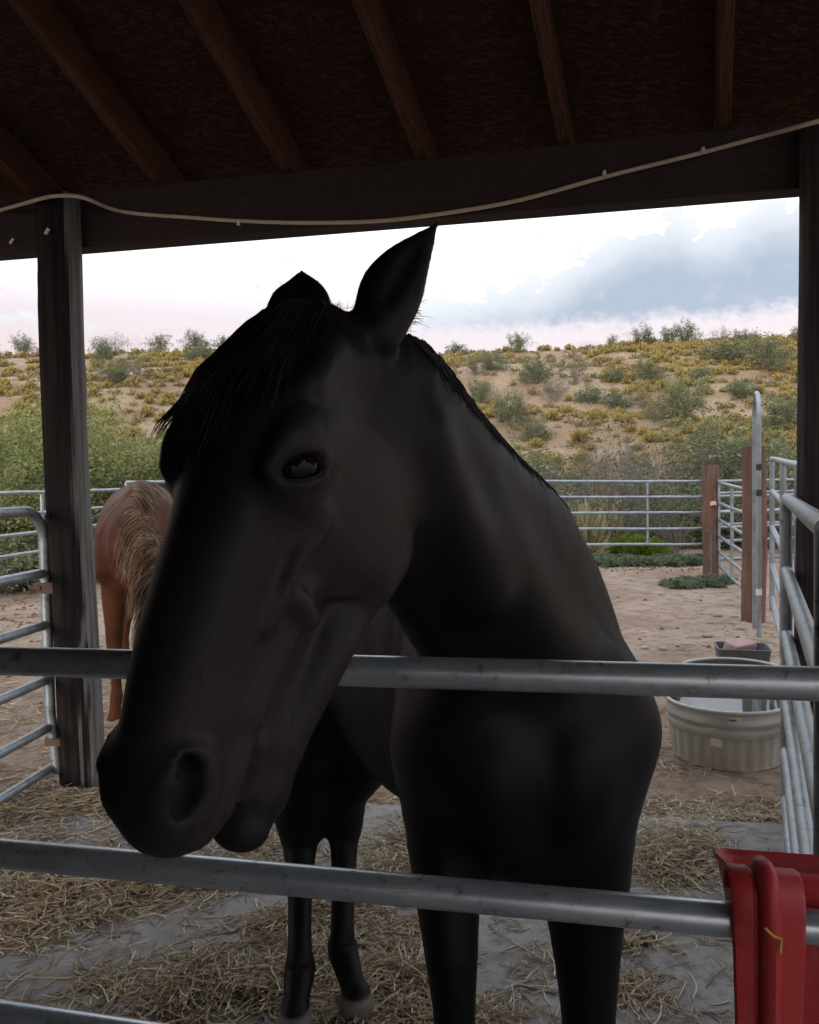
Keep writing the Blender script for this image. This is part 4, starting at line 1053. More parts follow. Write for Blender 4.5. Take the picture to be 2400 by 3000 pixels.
foot = [(1150, 16.6, 'twig1', 1.0, 'grey twiggy bush touching the horse shoulder line'), (1215, 17.4, 'twig2', .9, 'open twiggy bush left of the dead branches'), (1290, 15.6, 'dead', 1.15, 'bare dead branches standing behind the far fence'), (1345, 16.8, 'dead', 1.05, 'taller bare branches right of the first dead bush'), (1255, 18.2, 'twig2', 1.0, 'wiry bush behind the dead branches'),
        (1400, 16.0, 'creo2', .9, 'grey-green bush behind the fence stile'), (1440, 17.2, 'creo1', .8, 'low green bush left of the dark upright bush'), (1500, 17.6, 'creo3', 1.35, 'dark upright bush behind the far reddish post'), (1470, 16.6, 'twig1', 1.1, 'dark twiggy base of shrubs beside the far post'), (1545, 15.6, 'creo2', .8, 'green bush seen through the angled gate'), (1640, 15.4, 'creo1', 1.1, 'leafy green bush behind the right-hand fence'), (1700, 16.2, 'creo2', 1.3, 'green bush behind the dark right post'),
        (1180, 15.0, 'creo2', .75, 'pale bush behind the fence beside the horse'), (1330, 14.9, 'twig1', .75, 'low twiggy bush behind the middle rails'), (1420, 14.7, 'twig2', .7, 'low brushwood behind the rails near the post'), (1120, 19.5, 'creo1', .9, 'soft green bush above the twiggy bush'), (1060, 17.0, 'creo2', 1.1, 'bush hidden by the horse crest'), (1380, 19.0, 'twig1', .9, 'grey bush on the lower slope'), (1610, 18.5, 'creo1', 1.2, 'green bush on the lower right slope'),
        (-10, 11.6, 'creo2', .6, 'low green bush under the leftmost mesquite'), (90, 12.2, 'low', 1.2, 'dry low bush at the foot of the left mesquites'), (300, 13.0, 'creo1', .8, 'leafy bush under the mesquite behind the chestnut horse'), (230, 13.2, 'twig1', .9, 'bare lower branches under the mesquite')]
for px, y, k, s, lab in foot: put(k, 'brush', at_px(px, 0, y), s * 1.22, lab)

# lime green domes behind the far fence
def single(name, me, mats, p, s, label, cat, group=None):
    for m in mats:
        if m.name not in [x.name for x in me.materials]: me.materials.append(m)
    o = bpy.data.objects.new(name, me); COL.objects.link(o); o.location = p; o.scale = s if isinstance(s, tuple) else (s, s, s); o.rotation_euler = (0, 0, rng.uniform(0, 6.28)); tag(o, label, cat, group); return o
lime1, _ = dome(51, 5200, .62, 1.15, .009); lime2, _ = dome(52, 4200, .34, .62, .008)
single('green_dome_bush', lime1, [M_YSTEM, M_LIME], at_px(1385, 0, 16.3), (.68, .68, .78), 'larger lime-green dome bush behind the middle rails', 'bush')
for px, y, s, lab in ((1312, 14.4, 1.0, 'left one of three small lime-green domes under the fence'), (1345, 14.2, 1.1, 'middle one of three small lime-green domes under the fence'), (1372, 14.3, .95, 'right one of three small lime-green domes under the fence')):
    single('green_dome_bush', lime2, [M_YSTEM, M_LIME], at_px(px, 0, y), s, lab, 'bush', 'small lime-green domes under the far fence')
# dry grass bunches behind the rails by the horse
dry, _ = dome(53, 420, .85, .8, .010)
for px, y, s in ((1190, 14.6, 1.0), (1235, 14.3, 1.15), (1275, 14.9, 1.0), (1300, 15.2, .8), (1160, 14.9, 1.1), (1410, 15.8, .9), (1250, 15.4, 1.2), (1120, 14.8, 1.0)):
    single('dry_grass_clump', dry, [M_DRYG, M_DRYG], at_px(px, 0, y), s, 'pale dry grass clump behind the far rails beside the horse', 'grass clump', 'dry grass clumps behind the far fence')
# blue-green weeds: strip under the fence, mat by the far post
weed, _ = dome(54, 420, .14, .5, .012)
spots = [(1255 + i * 11.5, 13.55 + .25 * math.sin(i * 1.7)) for i in range(21)]
for px, y in spots: single('ground_weed', weed, [M_WEED, M_WEED], at_px(px, 0, y), rng.uniform(.75, 1.1), 'blue-green weed in the strip growing along the far fence', 'weed', 'weeds growing along the far fence')
for i in range(13):
    single('ground_weed', weed, [M_WEED, M_WEED], at_px(1412 + i * 9.4, 0, 11.35 + .25 * math.sin(i * 2.3)), rng.uniform(.6, .95), 'blue-green weed in the mat at the foot of far reddish post', 'weed', 'weeds in the mat by the far reddish post')

# yellow snakeweed over the hill
SW = [dome(60 + i, 190, .36, .62, .016) for i in range(4)]
for me, _ in SW: me.materials.append(M_YSTEM); me.materials.append(M_YELL)
r3 = random.Random(9); plants = []
for i in range(16000):
    y = 17.5 + 30.5 * r3.random() ** .75; x = r3.uniform(-.60, .60) * y
    n = fbm(x, y, .13, 11.0, 3); n2 = fbm(x, y, .55, 13.0, 2)
    band = math.exp(-((y - (31.0 - .42 * (x - 6))) / 2.6) ** 2) * (1 if x > -2 else 0)
    right = .35 if x > 9 else 0
    bare = math.exp(-((x - 7.5) / 4) ** 2 - ((y - 40) / 6) ** 2) * .6
    pr = .34 + 1.0 * n + .5 * n2 + .7 * band + right - bare
    if r3.random() < pr * .26: plants.append((x, y, r3.uniform(.4, 1.15)))
plants.sort(key=lambda p: -p[2] / p[1] if abs(p[0]) < .5 * p[1] else 1)
for x, y, s in plants[:300]:
    o = bpy.data.objects.new('snakeweed', SW[r3.randrange(4)][0]); COL.objects.link(o); o.location = (x, y, hill_z(x, y) - .02); o.scale = (s, s, s * r3.uniform(.8, 1.1)); o.rotation_euler = (0, 0, r3.uniform(0, 6))
    tag(o, 'small yellow-flowered snakeweed plant growing on the hillside', 'shrub', 'yellow snakeweed plants on the hillside')
rest = plants[300:]; A_, B_ = [], []
small = [dome(70 + i, 80, .36, .62, .024)[1] for i in range(3)]
for x, y, s in rest:
    V1, V2 = small[r3.randrange(3)]; off = np.array((x, y, hill_z(x, y) - .02)); A_.append(V1 * s + off); B_.append(V2 * s + off)
if A_:
    V = np.concatenate(A_ + B_); me = np_mesh('snakeweed_mass', V, np.arange(len(V)).reshape(-1, 4), False); na = sum(len(a) for a in A_) // 4
    me.polygons.foreach_set('material_index', np.concatenate([np.zeros(na, np.int32), np.ones(len(V) // 4 - na, np.int32)]))
    o = link('snakeweed_mass', me, [M_YSTEM, M_YELL]); tag(o, 'yellow snakeweed covering the farther hillside', 'shrubs', kind='stuff')
# dry undergrowth that knits the slope together
M_SCRUB = m_leaf([(0, (.13, .11, .05)), (.35, (.20, .165, .075)), (.7, (.28, .22, .10)), (1, (.24, .235, .11))])('dry_scrub')
tuft = [dome(80 + i, 26, .22, .45, .022)[1] for i in range(4)]
r4 = random.Random(12); S_ = []
for i in range(4800):
    y = 16.0 + 32.0 * r4.random() ** .8; x = r4.uniform(-.60, .60) * y
    if r4.random() > .45 + .9 * fbm(x, y, .22, 17.0, 3) + .3 * fbm(x, y, .9, 19.0, 2): continue
    V1, V2 = tuft[r4.randrange(4)]; a = r4.uniform(0, 6.28); ca, sa = math.cos(a), math.sin(a); Rm = np.array(((ca, sa, 0), (-sa, ca, 0), (0, 0, 1))) * r4.uniform(.5, 1.5)
    S_.append(np.concatenate([V1, V2]) @ Rm + np.array((x, y, hill_z(x, y) - .02)))
V = np.concatenate(S_); o = link('dry_scrub', np_mesh('dry_scrub', V, np.arange(len(V)).reshape(-1, 4), False), M_SCRUB); tag(o, 'dry olive and tan undergrowth spread over the hillside', 'scrub', kind='stuff')

# === implicit-surface sculpting (one continuous skin per animal) ============
def unit(v): v = np.asarray(v, float); return v / np.linalg.norm(v)
class Sculpt:
    def __init__(s): s.ops = []
    def _add(s, fn, c, rad, k, sub): s.ops.append((fn, np.asarray(c, float), rad, k, sub))
    def ell(s, c, r, axes=None, k=0.04, sub=False):
        c = np.asarray(c, float); r = np.asarray(r, float); A = np.eye(3) if axes is None else np.asarray(axes, float)
        c32 = c.astype(np.float32); M1 = (A.T / r).astype(np.float32); M2 = (1 / r).astype(np.float32)
        def f(p):
            q = (p - c32) @ M1; k0 = np.sqrt(np.einsum('ij,ij->i', q, q))
            q *= M2; k1 = np.sqrt(np.einsum('ij,ij->i', q, q)) + 1e-9
            return k0 * (k0 - 1) / k1
        s._add(f, c, r.max(), k, sub)
    def cone(s, a, b, r1, r2, k=0.04, sub=False):
        a = np.asarray(a, float); b = np.asarray(b, float); ab = b - a; l2 = ab @ ab
        a3, ab3 = a.astype(np.float32), ab.astype(np.float32)
        def f(p):
            q = p - a3; t = np.clip((q @ ab3) * np.float32(1 / l2), 0, 1)
            q -= t[:, None] * ab3
            return np.sqrt(np.einsum('ij,ij->i', q, q)) - (np.float32(r1) + np.float32(r2 - r1) * t)
        s._add(f, (a + b) / 2, math.sqrt(l2) / 2 + max(r1, r2), k, sub)
    def chain(s, pts, k=0.04, sub=False):
        for (a, r1), (b, r2) in zip(pts[:-1], pts[1:]): s.cone(a, b, r1, r2, k, sub)
    def econe(s, a, b, side, ra, rb, k=0.05):
        """elliptic cone: side axis radius, other axis radius"""
        a = np.asarray(a, float); b = np.asarray(b, float); ab = b - a; l = np.linalg.norm(ab); n = ab / l
        sv = np.asarray(side, float); sv = unit(sv - n * (sv @ n)); w = np.cross(n, sv)
        a3 = a.astype(np.float32); M = np.stack([sv, w, n], 1).astype(np.float32); l3 = np.float32(l)
        f4 = [np.float32(x) for x in (ra[0], rb[0] - ra[0], ra[1], rb[1] - ra[1])]
        def f(p):
            q = (p - a3) @ M; x = q[:, 2]; t = np.clip(x / l3, 0, 1)
            rs = f4[0] + f4[1] * t; rv = f4[2] + f4[3] * t; rl = np.minimum(rs, rv)
            e0 = q[:, 0] / rs; e1 = q[:, 1] / rv; e2 = (x - t * l3) / rl
            k0 = np.sqrt(e0 * e0 + e1 * e1 + e2 * e2); e0 /= rs; e1 /= rv; e2 /= rl
            return k0 * (k0 - 1) / (np.sqrt(e0 * e0 + e1 * e1 + e2 * e2) + np.float32(1e-9))
        s._add(f, (a + b) / 2, l / 2 + max(ra + rb), k, False)
    def loft(s, sts, across=None, n=3, k=0.05, sub=False):
        """one smooth limb through stations (point, r) or (point, (r_side, r_other)); `across` fixes the r_other axis"""
        p = np.array([np.asarray(a, float) for a, _ in sts])
        r = np.array([(x, x) if np.isscalar(x) else x for _, x in sts], float)
        def cr(a):
            o = []
            for i in range(len(a) - 1):
                p0, p1, p2, p3 = a[max(i - 1, 0)], a[i], a[i + 1], a[min(i + 2, len(a) - 1)]
                for j in range(n):
                    t = j / n
                    o.append(.5 * (2 * p1 + (p2 - p0) * t + (2 * p0 - 5 * p1 + 4 * p2 - p3) * t * t + (3 * p1 - p0 - 3 * p2 + p3) * t ** 3))
            o.append(a[-1]); return np.array(o)
        p = cr(p); r = np.maximum(cr(r), .002)
        sub_s = Sculpt()
        for i in range(len(p) - 1):
            if across is None: sub_s.cone(p[i], p[i + 1], r[i].mean(), r[i + 1].mean())
            else:
                ax = unit(p[i + 1] - p[i])
                sub_s.econe(p[i], p[i + 1], np.cross(ax, across), tuple(r[i]), tuple(r[i + 1]))
        parts = [o[0] for o in sub_s.ops]; pc = np.array([o[1] for o in sub_s.ops]); pr = np.array([o[2] + k + .045 for o in sub_s.ops])
        def f(q, c=None, rad=0.0):
            d = np.full(q.shape[:-1], 1.0, np.float32)
            for i in (range(len(parts)) if c is None else np.nonzero(((pc - c) ** 2).sum(1) < (pr + rad) ** 2)[0]):
                d = np.minimum(d, parts[i](q))
            return d
        f.group = True
        c = (p.min(0) + p.max(0)) / 2
        s._add(f, c, np.max(np.linalg.norm(p - c, axis=1) + r.max(1)), k, sub)
    def freeze(s):
        s.C = np.array([o[1] for o in s.ops]); s.Rk = np.array([o[2] + o[3] + .045 for o in s.ops])
    def eval(s, p, c=None, rad=0.0):
        d = np.full(p.shape[:-1], 1.0, np.float32)
        ids = range(len(s.ops)) if c is None else np.nonzero(((s.C - c) ** 2).sum(1) < (s.Rk + rad) ** 2)[0]
        for i in ids:
            fn, oc, orad, k, sub = s.ops[i]
            e = fn(p, c, rad) if hasattr(fn, 'group') else fn(p)
            if sub:
                e = -e; h = np.maximum(k - np.abs(d - e), 0) / k; d = np.maximum(d, e) + h * h * (k / 4)
            else:
                h = np.maximum(k - np.abs(d - e), 0) / k; d = np.minimum(d, e) - h * h * (k / 4)
        return d
    def extract(s, lo, hi, cell, nb=10):
        s.freeze()
        lo = np.asarray(lo, float); hi = np.asarray(hi, float)
        B = cell * nb; nblk = np.ceil((hi - lo) / B).astype(int); rad = B * 0.87
        dims = nblk * nb + 1
        g = np.arange(nb + 1) * cell; off = np.stack(np.meshgrid(g, g, g, indexing='ij'), -1)
        idx = np.arange(nb + 1); IX = np.stack(np.meshgrid(idx, idx, idx, indexing='ij'), -1)
        # keep only blocks the skin may pass through: coarse super-blocks first
        SB = 4; ns = np.ceil(nblk / SB).astype(int)
        bi = []
        loc = np.stack(np.meshgrid(*[np.arange(SB)] * 3, indexing='ij'), -1).reshape(-1, 3)
        for a in np.ndindex(*ns):
            b = np.array(a) * SB + loc; b = b[(b < nblk).all(1)]
            cc = lo + (np.array(a) + .5) * SB * B; sr = SB * B * .87
            if not (((s.C - cc) ** 2).sum(1) < (s.Rk + sr) ** 2).any(): continue
            dcen = s.eval((lo + (b + .5) * B).astype(np.float32), cc, sr)
            bi.append(b[np.abs(dcen) < rad * 2.3 + .02])
        bi = np.concatenate(bi); cen = lo + (bi + 0.5) * B
        cid, cpos, equads = [], [], []
        lin = lambda a: (a[:, 0] * dims[1] + a[:, 1]) * dims[2] + a[:, 2]
        corners = [(0, 0, 0), (1, 0, 0), (0, 1, 0), (1, 1, 0), (0, 0, 1), (1, 0, 1), (0, 1, 1), (1, 1, 1)]
        edges = [(0, 1), (2, 3), (4, 5), (6, 7), (0, 2), (1, 3), (4, 6), (5, 7), (0, 4), (1, 5), (2, 6), (3, 7)]
        for b, c in zip(bi, cen):
            d = s.eval((lo + b * B + off).astype(np.float32).reshape(-1, 3), c, rad).reshape(nb + 1, nb + 1, nb + 1)
            ins = d < 0
            if ins.all() or not ins.any(): continue
            cs = np.stack([d[x:nb + x, y:nb + y, z:nb + z] for x, y, z in corners], -1).reshape(-1, 8)
            ci = IX[:nb, :nb, :nb].reshape(-1, 3)
            n_in = (cs < 0).sum(-1); act = (n_in > 0) & (n_in < 8)
            cs = cs[act]; ci = ci[act]
            acc = np.zeros((len(cs), 3)); cnt = np.zeros(len(cs))
            for i, j in edges:
                a, e = cs[:, i], cs[:, j]; x = (a < 0) != (e < 0)
                t = np.where(x, a / np.where(x, a - e, 1), 0)
                ca, ce = np.array(corners[i], float), np.array(corners[j], float)
                acc += np.where(x[:, None], ca + t[:, None] * (ce - ca), 0); cnt += x
            cpos.append(lo + (b * nb + ci + acc / np.maximum(cnt, 1)[:, None]) * cell); cid.append(lin(b * nb + ci))
            for ax in range(3):
                sl0 = [slice(0, nb)] * 3; sl1 = [slice(0, nb)] * 3; sl1[ax] = slice(1, nb + 1)
                a, e = ins[tuple(sl0)], ins[tuple(sl1)]
                x = np.argwhere(a != e)
                if not len(x): continue
                flip = a[tuple(x.T)]
                base = b * nb + x; u, v = (ax + 1) % 3, (ax + 2) % 3
                q = []
                for du, dv in ((-1, -1), (0, -1), (0, 0), (-1, 0)):
                    y = base.copy(); y[:, u] += du; y[:, v] += dv; q.append(lin(y))
                q = np.stack(q, -1); q[~flip] = q[~flip][:, ::-1]; equads.append(q)
        cid = np.concatenate(cid); cpos = np.concatenate(cpos); q = np.concatenate(equads)
        o = np.argsort(cid); cid = cid[o]; cpos = cpos[o]
        pos = np.clip(np.searchsorted(cid, q), 0, len(cid) - 1)
        ok = (cid[pos] == q).all(-1)
        return cpos, pos[ok]

def hair_mesh(name, strands, n_side=3):
    """strands: list of (points (m,3), root width, tip width); thin three-sided tapered hairs / locks"""
    V, F = [], []; base = 0
    for pts, w0, w1 in strands:
        pts = np.asarray(pts, float); m = len(pts)
        t = np.gradient(pts, axis=0); t /= np.linalg.norm(t, axis=1)[:, None] + 1e-9
        ref = np.array([0.3, 0.5, 0.8]); u = np.cross(t, ref); u /= np.linalg.norm(u, axis=1)[:, None] + 1e-9
        w = np.cross(t, u); rr = np.linspace(1, 0, m) ** 0.6 * (w0 - w1) + w1
        ring = [pts + (u * math.cos(a) + w * math.sin(a)) * rr[:, None] for a in (0, 2.1, 4.2)]
        V.append(np.stack(ring, 1).reshape(-1, 3))
        i = np.arange(m - 1)[:, None] * 3
        for k in range(3):
            k2 = (k + 1) % 3
            F.append(base + np.concatenate([i + k, i + k2, i + 3 + k2, i + 3 + k], 1))
        base += m * 3
    return np_mesh(name, np.concatenate(V), np.concatenate(F))

# === black horse ==========================================================
def m_coat(nt, b):
    at = N(nt, 'ShaderNodeAttribute', attribute_name='tone')
    p = OBJ(nt)
    n1 = NOISE(nt, p, 9, 4, 0.6).outputs[0]
    hair = NOISE(nt, SCALE(nt, p, (800, 800, 150)), 1.0, 3, 0.6).outputs[0]
    c = MIX(nt, at.outputs['Fac'], (0.0062, 0.0058, 0.0066), (0.036, 0.030, 0.029))
    c = MIX(nt, MA(nt, 'MULTIPLY', SS(nt, n1, 0.35, 0.75), 0.25), c, (0.010, 0.0085, 0.0085))
    c = MIX(nt, MA(nt, 'MULTIPLY', hair, 0.35), c, (0.002, 0.002, 0.0025))
    hf = N(nt, 'ShaderNodeAttribute', attribute_name='hoof')
    c = MIX(nt, hf.outputs['Fac'], c, MIX(nt, hair, (0.09, 0.075, 0.065), (0.19, 0.16, 0.14)))
    L(nt, c, b.inputs['Base Color'])
    b.inputs['Sheen Weight'].default_value = 0.0; b.inputs['Sheen Roughness'].default_value = 0.4
    b.inputs['Sheen Tint'].default_value = (0.55, 0.5, 0.5, 1)
    L(nt, RAMP(nt, n1, [(0.3, 0.44), (0.7, 0.54)]), b.inputs['Roughness'])
    BUMP(nt, b, hair, 0.25, 0.001)
M_COAT = material('black_coat', m_coat, 0.5, spec=0.16)
def m_hair_black(nt, b):
    n = NOISE(nt, GEOP(nt), 60, 2).outputs[0]
    L(nt, MIX(nt, n, (0.002, 0.002, 0.0025), (0.008, 0.0065, 0.006)), b.inputs['Base Color'])
M_HAIR = material('black_hair', m_hair_black, 0.5, spec=0.3)
M_EYE = material('eye_dark', lambda nt, b: b.inputs['Base Color'].__setattr__('default_value', (0.006, 0.004, 0.004, 1)), 0.04, spec=0.11)
M_LIDRIM = material('moist_lid_rim', lambda nt, b: b.inputs['Base Color'].__setattr__('default_value', (0.05, 0.052, 0.06, 1)), 0.2, spec=0.6)
M_HOOF = material('hoof_horn', lambda nt, b: L(nt, MIX(nt, NOISE(nt, SCALE(nt, OBJ(nt), (60, 60, 400)), 1, 3).outputs[0], (0.10, 0.085, 0.075), (0.24, 0.20, 0.17)), b.inputs['Base Color']), 0.6)

# head frame: t runs poll -> muzzle, u towards the forehead, s towards the horse's left
HP0 = P(684, 700, 1.10); HP1 = P(384, 1800, 0.90)
HD = unit(HP1 - HP0); PHI = R(46)
_v = np.array(Vector((0, 0, CAM_H)) - (HP0 + HP1) / 2); _v = unit(_v - HD * (_v @ HD))
_w = np.cross(HD, _v)
HU = math.cos(PHI) * _w + math.sin(PHI) * _v
HS = -math.sin(PHI) * _w + math.cos(PHI) * _v
HO = np.array(HP0)
HAX = np.stack([HS, HU, HD])
def H(s, u, t): return HO + HS * s + HU * u + HD * t
EYE = (.096, .078, .226)

def sculpt_black_horse():
    S = Sculpt(); A_ = np.array
    # trunk
    S.loft([((.22, 1.68, 1.08), (.195, .27)), ((.20, 1.88, 1.10), (.25, .37)), ((.08, 2.22, 1.06), (.30, .405)), ((-.06, 2.52, 1.11), (.27, .36)), ((-.16, 2.72, 1.19), (.24, .28))], across=(0, 0, 1), k=.08)
    S.ell((.19, 1.92, 1.39), (.075, .22, .10), k=.10)                       # withers
    # shoulders and breast
    S.loft([((.27, 1.90, 1.36), .05), ((.345, 1.75, 1.20), .072), ((.395, 1.62, 1.05), .085)], k=.09)
    S.loft([((.11, 1.87, 1.38), .06), ((.07, 1.72, 1.22), .075), ((.055, 1.60, 1.05), .085)], k=.09)
    S.ell((.375, 1.63, 1.02), (.09, .13, .17), k=.08)
    S.ell((.075, 1.60, 1.02), (.09, .13, .17), k=.08)
    S.ell((.30, 1.51, .98), (.08, .075, .13), k=.06)
    S.ell((.155, 1.50, .98), (.08, .075, .13), k=.06)
    S.ell((.225, 1.63, .83), (.12, .15, .09), k=.08)
    # fore legs
    for x, dx, yk, bg in ((.328, -.004, 1.52, 1.06), (.058, .010, 1.49, .80)):
        S.loft([((x + .01, 1.62, .98), .10), ((x, 1.58, .84), .094 * bg), ((x + dx * .6, yk + .02, .66), .064 * bg), ((x + dx, yk, .52), .048 * bg), ((x + dx, yk - .005, .455), .052), ((x + dx, yk, .40), .040),
                ((x + dx, yk + .01, .21), .034), ((x + dx, yk + .008, .145), .044), ((x + dx, yk - .03, .085), .035)], k=.05)
        S.loft([((x + dx, yk - .045, .065), .043), ((x + dx, yk - .065, .03), .05)], k=.015)
    # hind legs
    for hip, stf, hock, fet, hoof, bg in (
            ((-.31, 2.62, 1.12), (-.35, 2.46, .84), (-.36, 2.53, .47), (-.342, 2.32, .13), (-.348, 2.24, .035), 1.18),
            ((.00, 2.66, 1.12), (-.12, 2.50, .84), (-.225, 2.56, .47), (-.224, 2.40, .14), (-.180, 2.315, .04), 1.0)):
        hk, ft, hf, sf = A_(hock), A_(fet), A_(hoof), A_(stf)
        S.loft([(hip, .19), (sf, .15), (sf * .5 + hk * .5 + A_((0, .0, 0)), .092), (hk + A_((0, 0, .10)), .082 * bg), (hk, .062 * bg), (hk + A_((0, -.02, -.07)), .044 * bg), (ft * .55 + hk * .45, .036), (ft + A_((0, .01, .05)), .036),
                (ft + A_((0, .008, 0)), .045), (ft * .4 + hf * .6 + A_((0, 0, .01)), .037)], k=.05)
        S.cone(hk + (0, .055, .07), hk + (0, .01, -.03), .020, .03, k=.04)
        S.loft([(hf + A_((0, .012, .012)), .044), (hf + A_((0, 0, -.01)), .052)], k=.015)
    # neck: crest towards upper right of the view
    S.loft([((.225, 1.76, 1.18), (.165, .30)), ((.185, 1.60, 1.31), (.13, .245)), ((.107, 1.44, 1.42), (.105, .20)),
            ((.024, 1.30, 1.535), (.09, .168)), ((-.040, 1.19, 1.635), (.08, .140)), (tuple(H(0, -.045, .055)), (.074, .095))], across=(.42, .38, .82), k=.06)
    # muscle band and jugular groove on the near side of the neck
    S.loft([((.10, 1.33, 1.45), .03), ((.175, 1.42, 1.34), .045), ((.26, 1.56, 1.18), .055)], k=.10)
    S.loft([((.02, 1.17, 1.60), .025), ((.06, 1.22, 1.50), .03), ((.11, 1.30, 1.37), .035)], k=.07)
    # ---- head
    def e(s_, u, t, rs, ru, rt, k=.03, sub=False): S.ell(H(s_, u, t), (rs, ru, rt), HAX, k, sub)
    e(0, .025, .080, .076, .060, .105, .05)
    e(0, .052, .19, .096, .062, .12, .05)
    S.loft([(H(0, .066, .17), (.080, .056)), (H(0, .074, .32), (.070, .058)), (H(0, .076, .45), (.064, .054)), (H(0, .070, .545), (.057, .048))], across=HU, k=.045)
    S.loft([(H(0, -.02, .19), (.072, .11)), (H(0, -.01, .32), (.060, .098)), (H(0, .0, .45), (.047, .088)), (H(0, -.012, .54), (.043, .082))], across=HU, k=.045)
    e(0, .058, .588, .053, .050, .052, .035)
    e(0, .038, .630, .047, .043, .034, .03)
    e(0, -.090, .580, .046, .043, .056, .012)
    e(0, -.082, .628, .040, .032, .030, .010)
    for q in (1, -1):
        e(q * .064, -.082, .226, .034, .122, .122, .034)                     # cheek plate
        S.loft([(H(q * .046, -.172, .255), .030), (H(q * .036, -.130, .40), .028), (H(q * .026, -.095, .52), .026)], k=.04)
        e(q * (EYE[0] - .010), EYE[1] - .006, EYE[2] - .002, .024, .032, .047, .035)                      # orbit
        S.loft([(H(q * .086, .088, .175), .014), (H(q * .092, .106, .20), .014), (H(q * .082, .113, .24), .010)], k=.02)  # brow
        S.cone(H(q * .080, .082, .12), H(q * .060, .05, .05), .012, .014, k=.03)    # zygomatic
        S.loft([(H(q * .087, .020, .265), .012), (H(q * .079, .024, .33), .012), (H(q * .065, .030, .40), .008)], k=.025)  # facial crest
        # eye opening and lids: almond tilted from the brow down towards the nose
        ec = H(q * EYE[0], EYE[1], EYE[2]); en = unit(H(q * .92, .38, .0) - HO)
        e1 = H(q * -.30, .72, .55) - HO; e1 = unit(e1 - en * (e1 @ en)); e2 = np.cross(en, e1); e2 *= np.sign(e2 @ HU + 1e-9) 
        S.ell(ec + en * .012, (.024, .035, .0205), np.stack([en, e1, e2]), .006, True)
        def lid(sgn, hgt, r_):
            pts = []
            for a in (-1, -.62, -.2, .25, .65, 1):
                z_ = .0115 - .018 * a * a
                pts.append((ec + e1 * .038 * a + e2 * sgn * hgt * (1 - a * a) ** .75 + en * z_, r_ * (1 - .3 * abs(a))))
            S.loft(pts, k=.009)
        lid(1, .0205, .0074); lid(-1, .0190, .0060); lid(1, .037, .0032)
        # nostril: flared rim and comma-shaped hollow
        e(q * .037, .070, .586, .023, .036, .044, .025)
        S.loft([(H(q * .048, .102, .580), .008), (H(q * .056, .088, .550), .0085), (H(q * .061, .062, .552), .0085), (H(q * .061, .044, .586), .0085), (H(q * .053, .048, .620), .007)], k=.013)
        e(q * .060, .075, .590, .030, .0138, .028, .006, True)
        e(q * .056, .086, .563, .022, .012, .014, .007, True)
        # mouth corner and lip line
        S.loft([(H(q * .050, .0, .535), .010), (H(q * .047, .004, .60), .011), (H(q * .030, .01, .632), .010)], k=.02)   # upper lip roll
        S.loft([(H(q * .045, -.032, .530), .008), (H(q * .036, -.034, .59), .011)], k=.02)   # lower lip roll
        S.loft([(H(q * .064, -.02, .34), .010), (H(q * .056, -.01, .42), .011), (H(q * .050, .0, .50), .010)], k=.03)
    for q in (1, -1):
        S.loft([(H(q * .078, .0, .36), .006), (H(q * .072, -.035, .375), .008)], k=.03)
    for q in (1, -1):
        S.loft([(H(q * .056, -.022, .515), .006), (H(q * .058, -.020, .55), .010), (H(q * .058, -.024, .59), .0125), (H(q * .048, -.030, .63), .0135), (H(q * .024, -.032, .655), .0135), (H(0, -.032, .668), .0135)], k=.010, sub=True)
        S.loft([(H(q * .050, -.020, .535), .004), (H(q * .044, -.024, .58), .007), (H(q * .034, -.030, .625), .008), (H(0, -.032, .645), .008)], k=.006, sub=True)
        # hollow beside the nasal bone, border of the cheek, a vein down the face
        S.loft([(H(q * .106, .058, .30), .006), (H(q * .102, .054, .37), .011), (H(q * .088, .050, .46), .008)], k=.055, sub=True)
        S.loft([(H(q * .098, -.02, .325), .008), (H(q * .094, -.07, .345), .012), (H(q * .080, -.125, .335), .012)], k=.05, sub=True)
    S.n_noear = len(S.ops)
    # ears
    def ear(root, tip, width_dir, open_dir):
        root = A_(root); tip = A_(tip); ax = tip - root; l = np.linalg.norm(ax); ax /= l
        wd = unit(A_(width_dir) - ax * (ax @ A_(width_dir))); od = np.cross(ax, wd)
        if od @ A_(open_dir) < 0: od = -od
        prof = [(-.10, .034, .030), (.12, .041, .030), (.33, .0430, .026), (.55, .034, .020), (.76, .020, .013), (.92, .008, .007), (1.0, .004, .004)]
        S.loft([(root + ax * l * t + wd * .006 * math.sin(t * 5 - .5), (w, h)) for t, w, h in prof], across=od, k=.014)
        S.loft([(root + ax * l * .12 + od * .038, .012), (root + ax * l * .4 + od * .034, .016), (root + ax * l * .72 + od * .019, .008)], k=.01, sub=True)
    ear(P(797, 680, 1.10), P(910, 468, 1.16), Vector((-.75, -.25, -.45)), HS * .8 + A_((.55, .55, 0)))
    ear(P(618, 668, 1.16), P(645, 575, 1.24), Vector((1, .1, -.1)), A_((-.7, -.6, .1)))
    return S

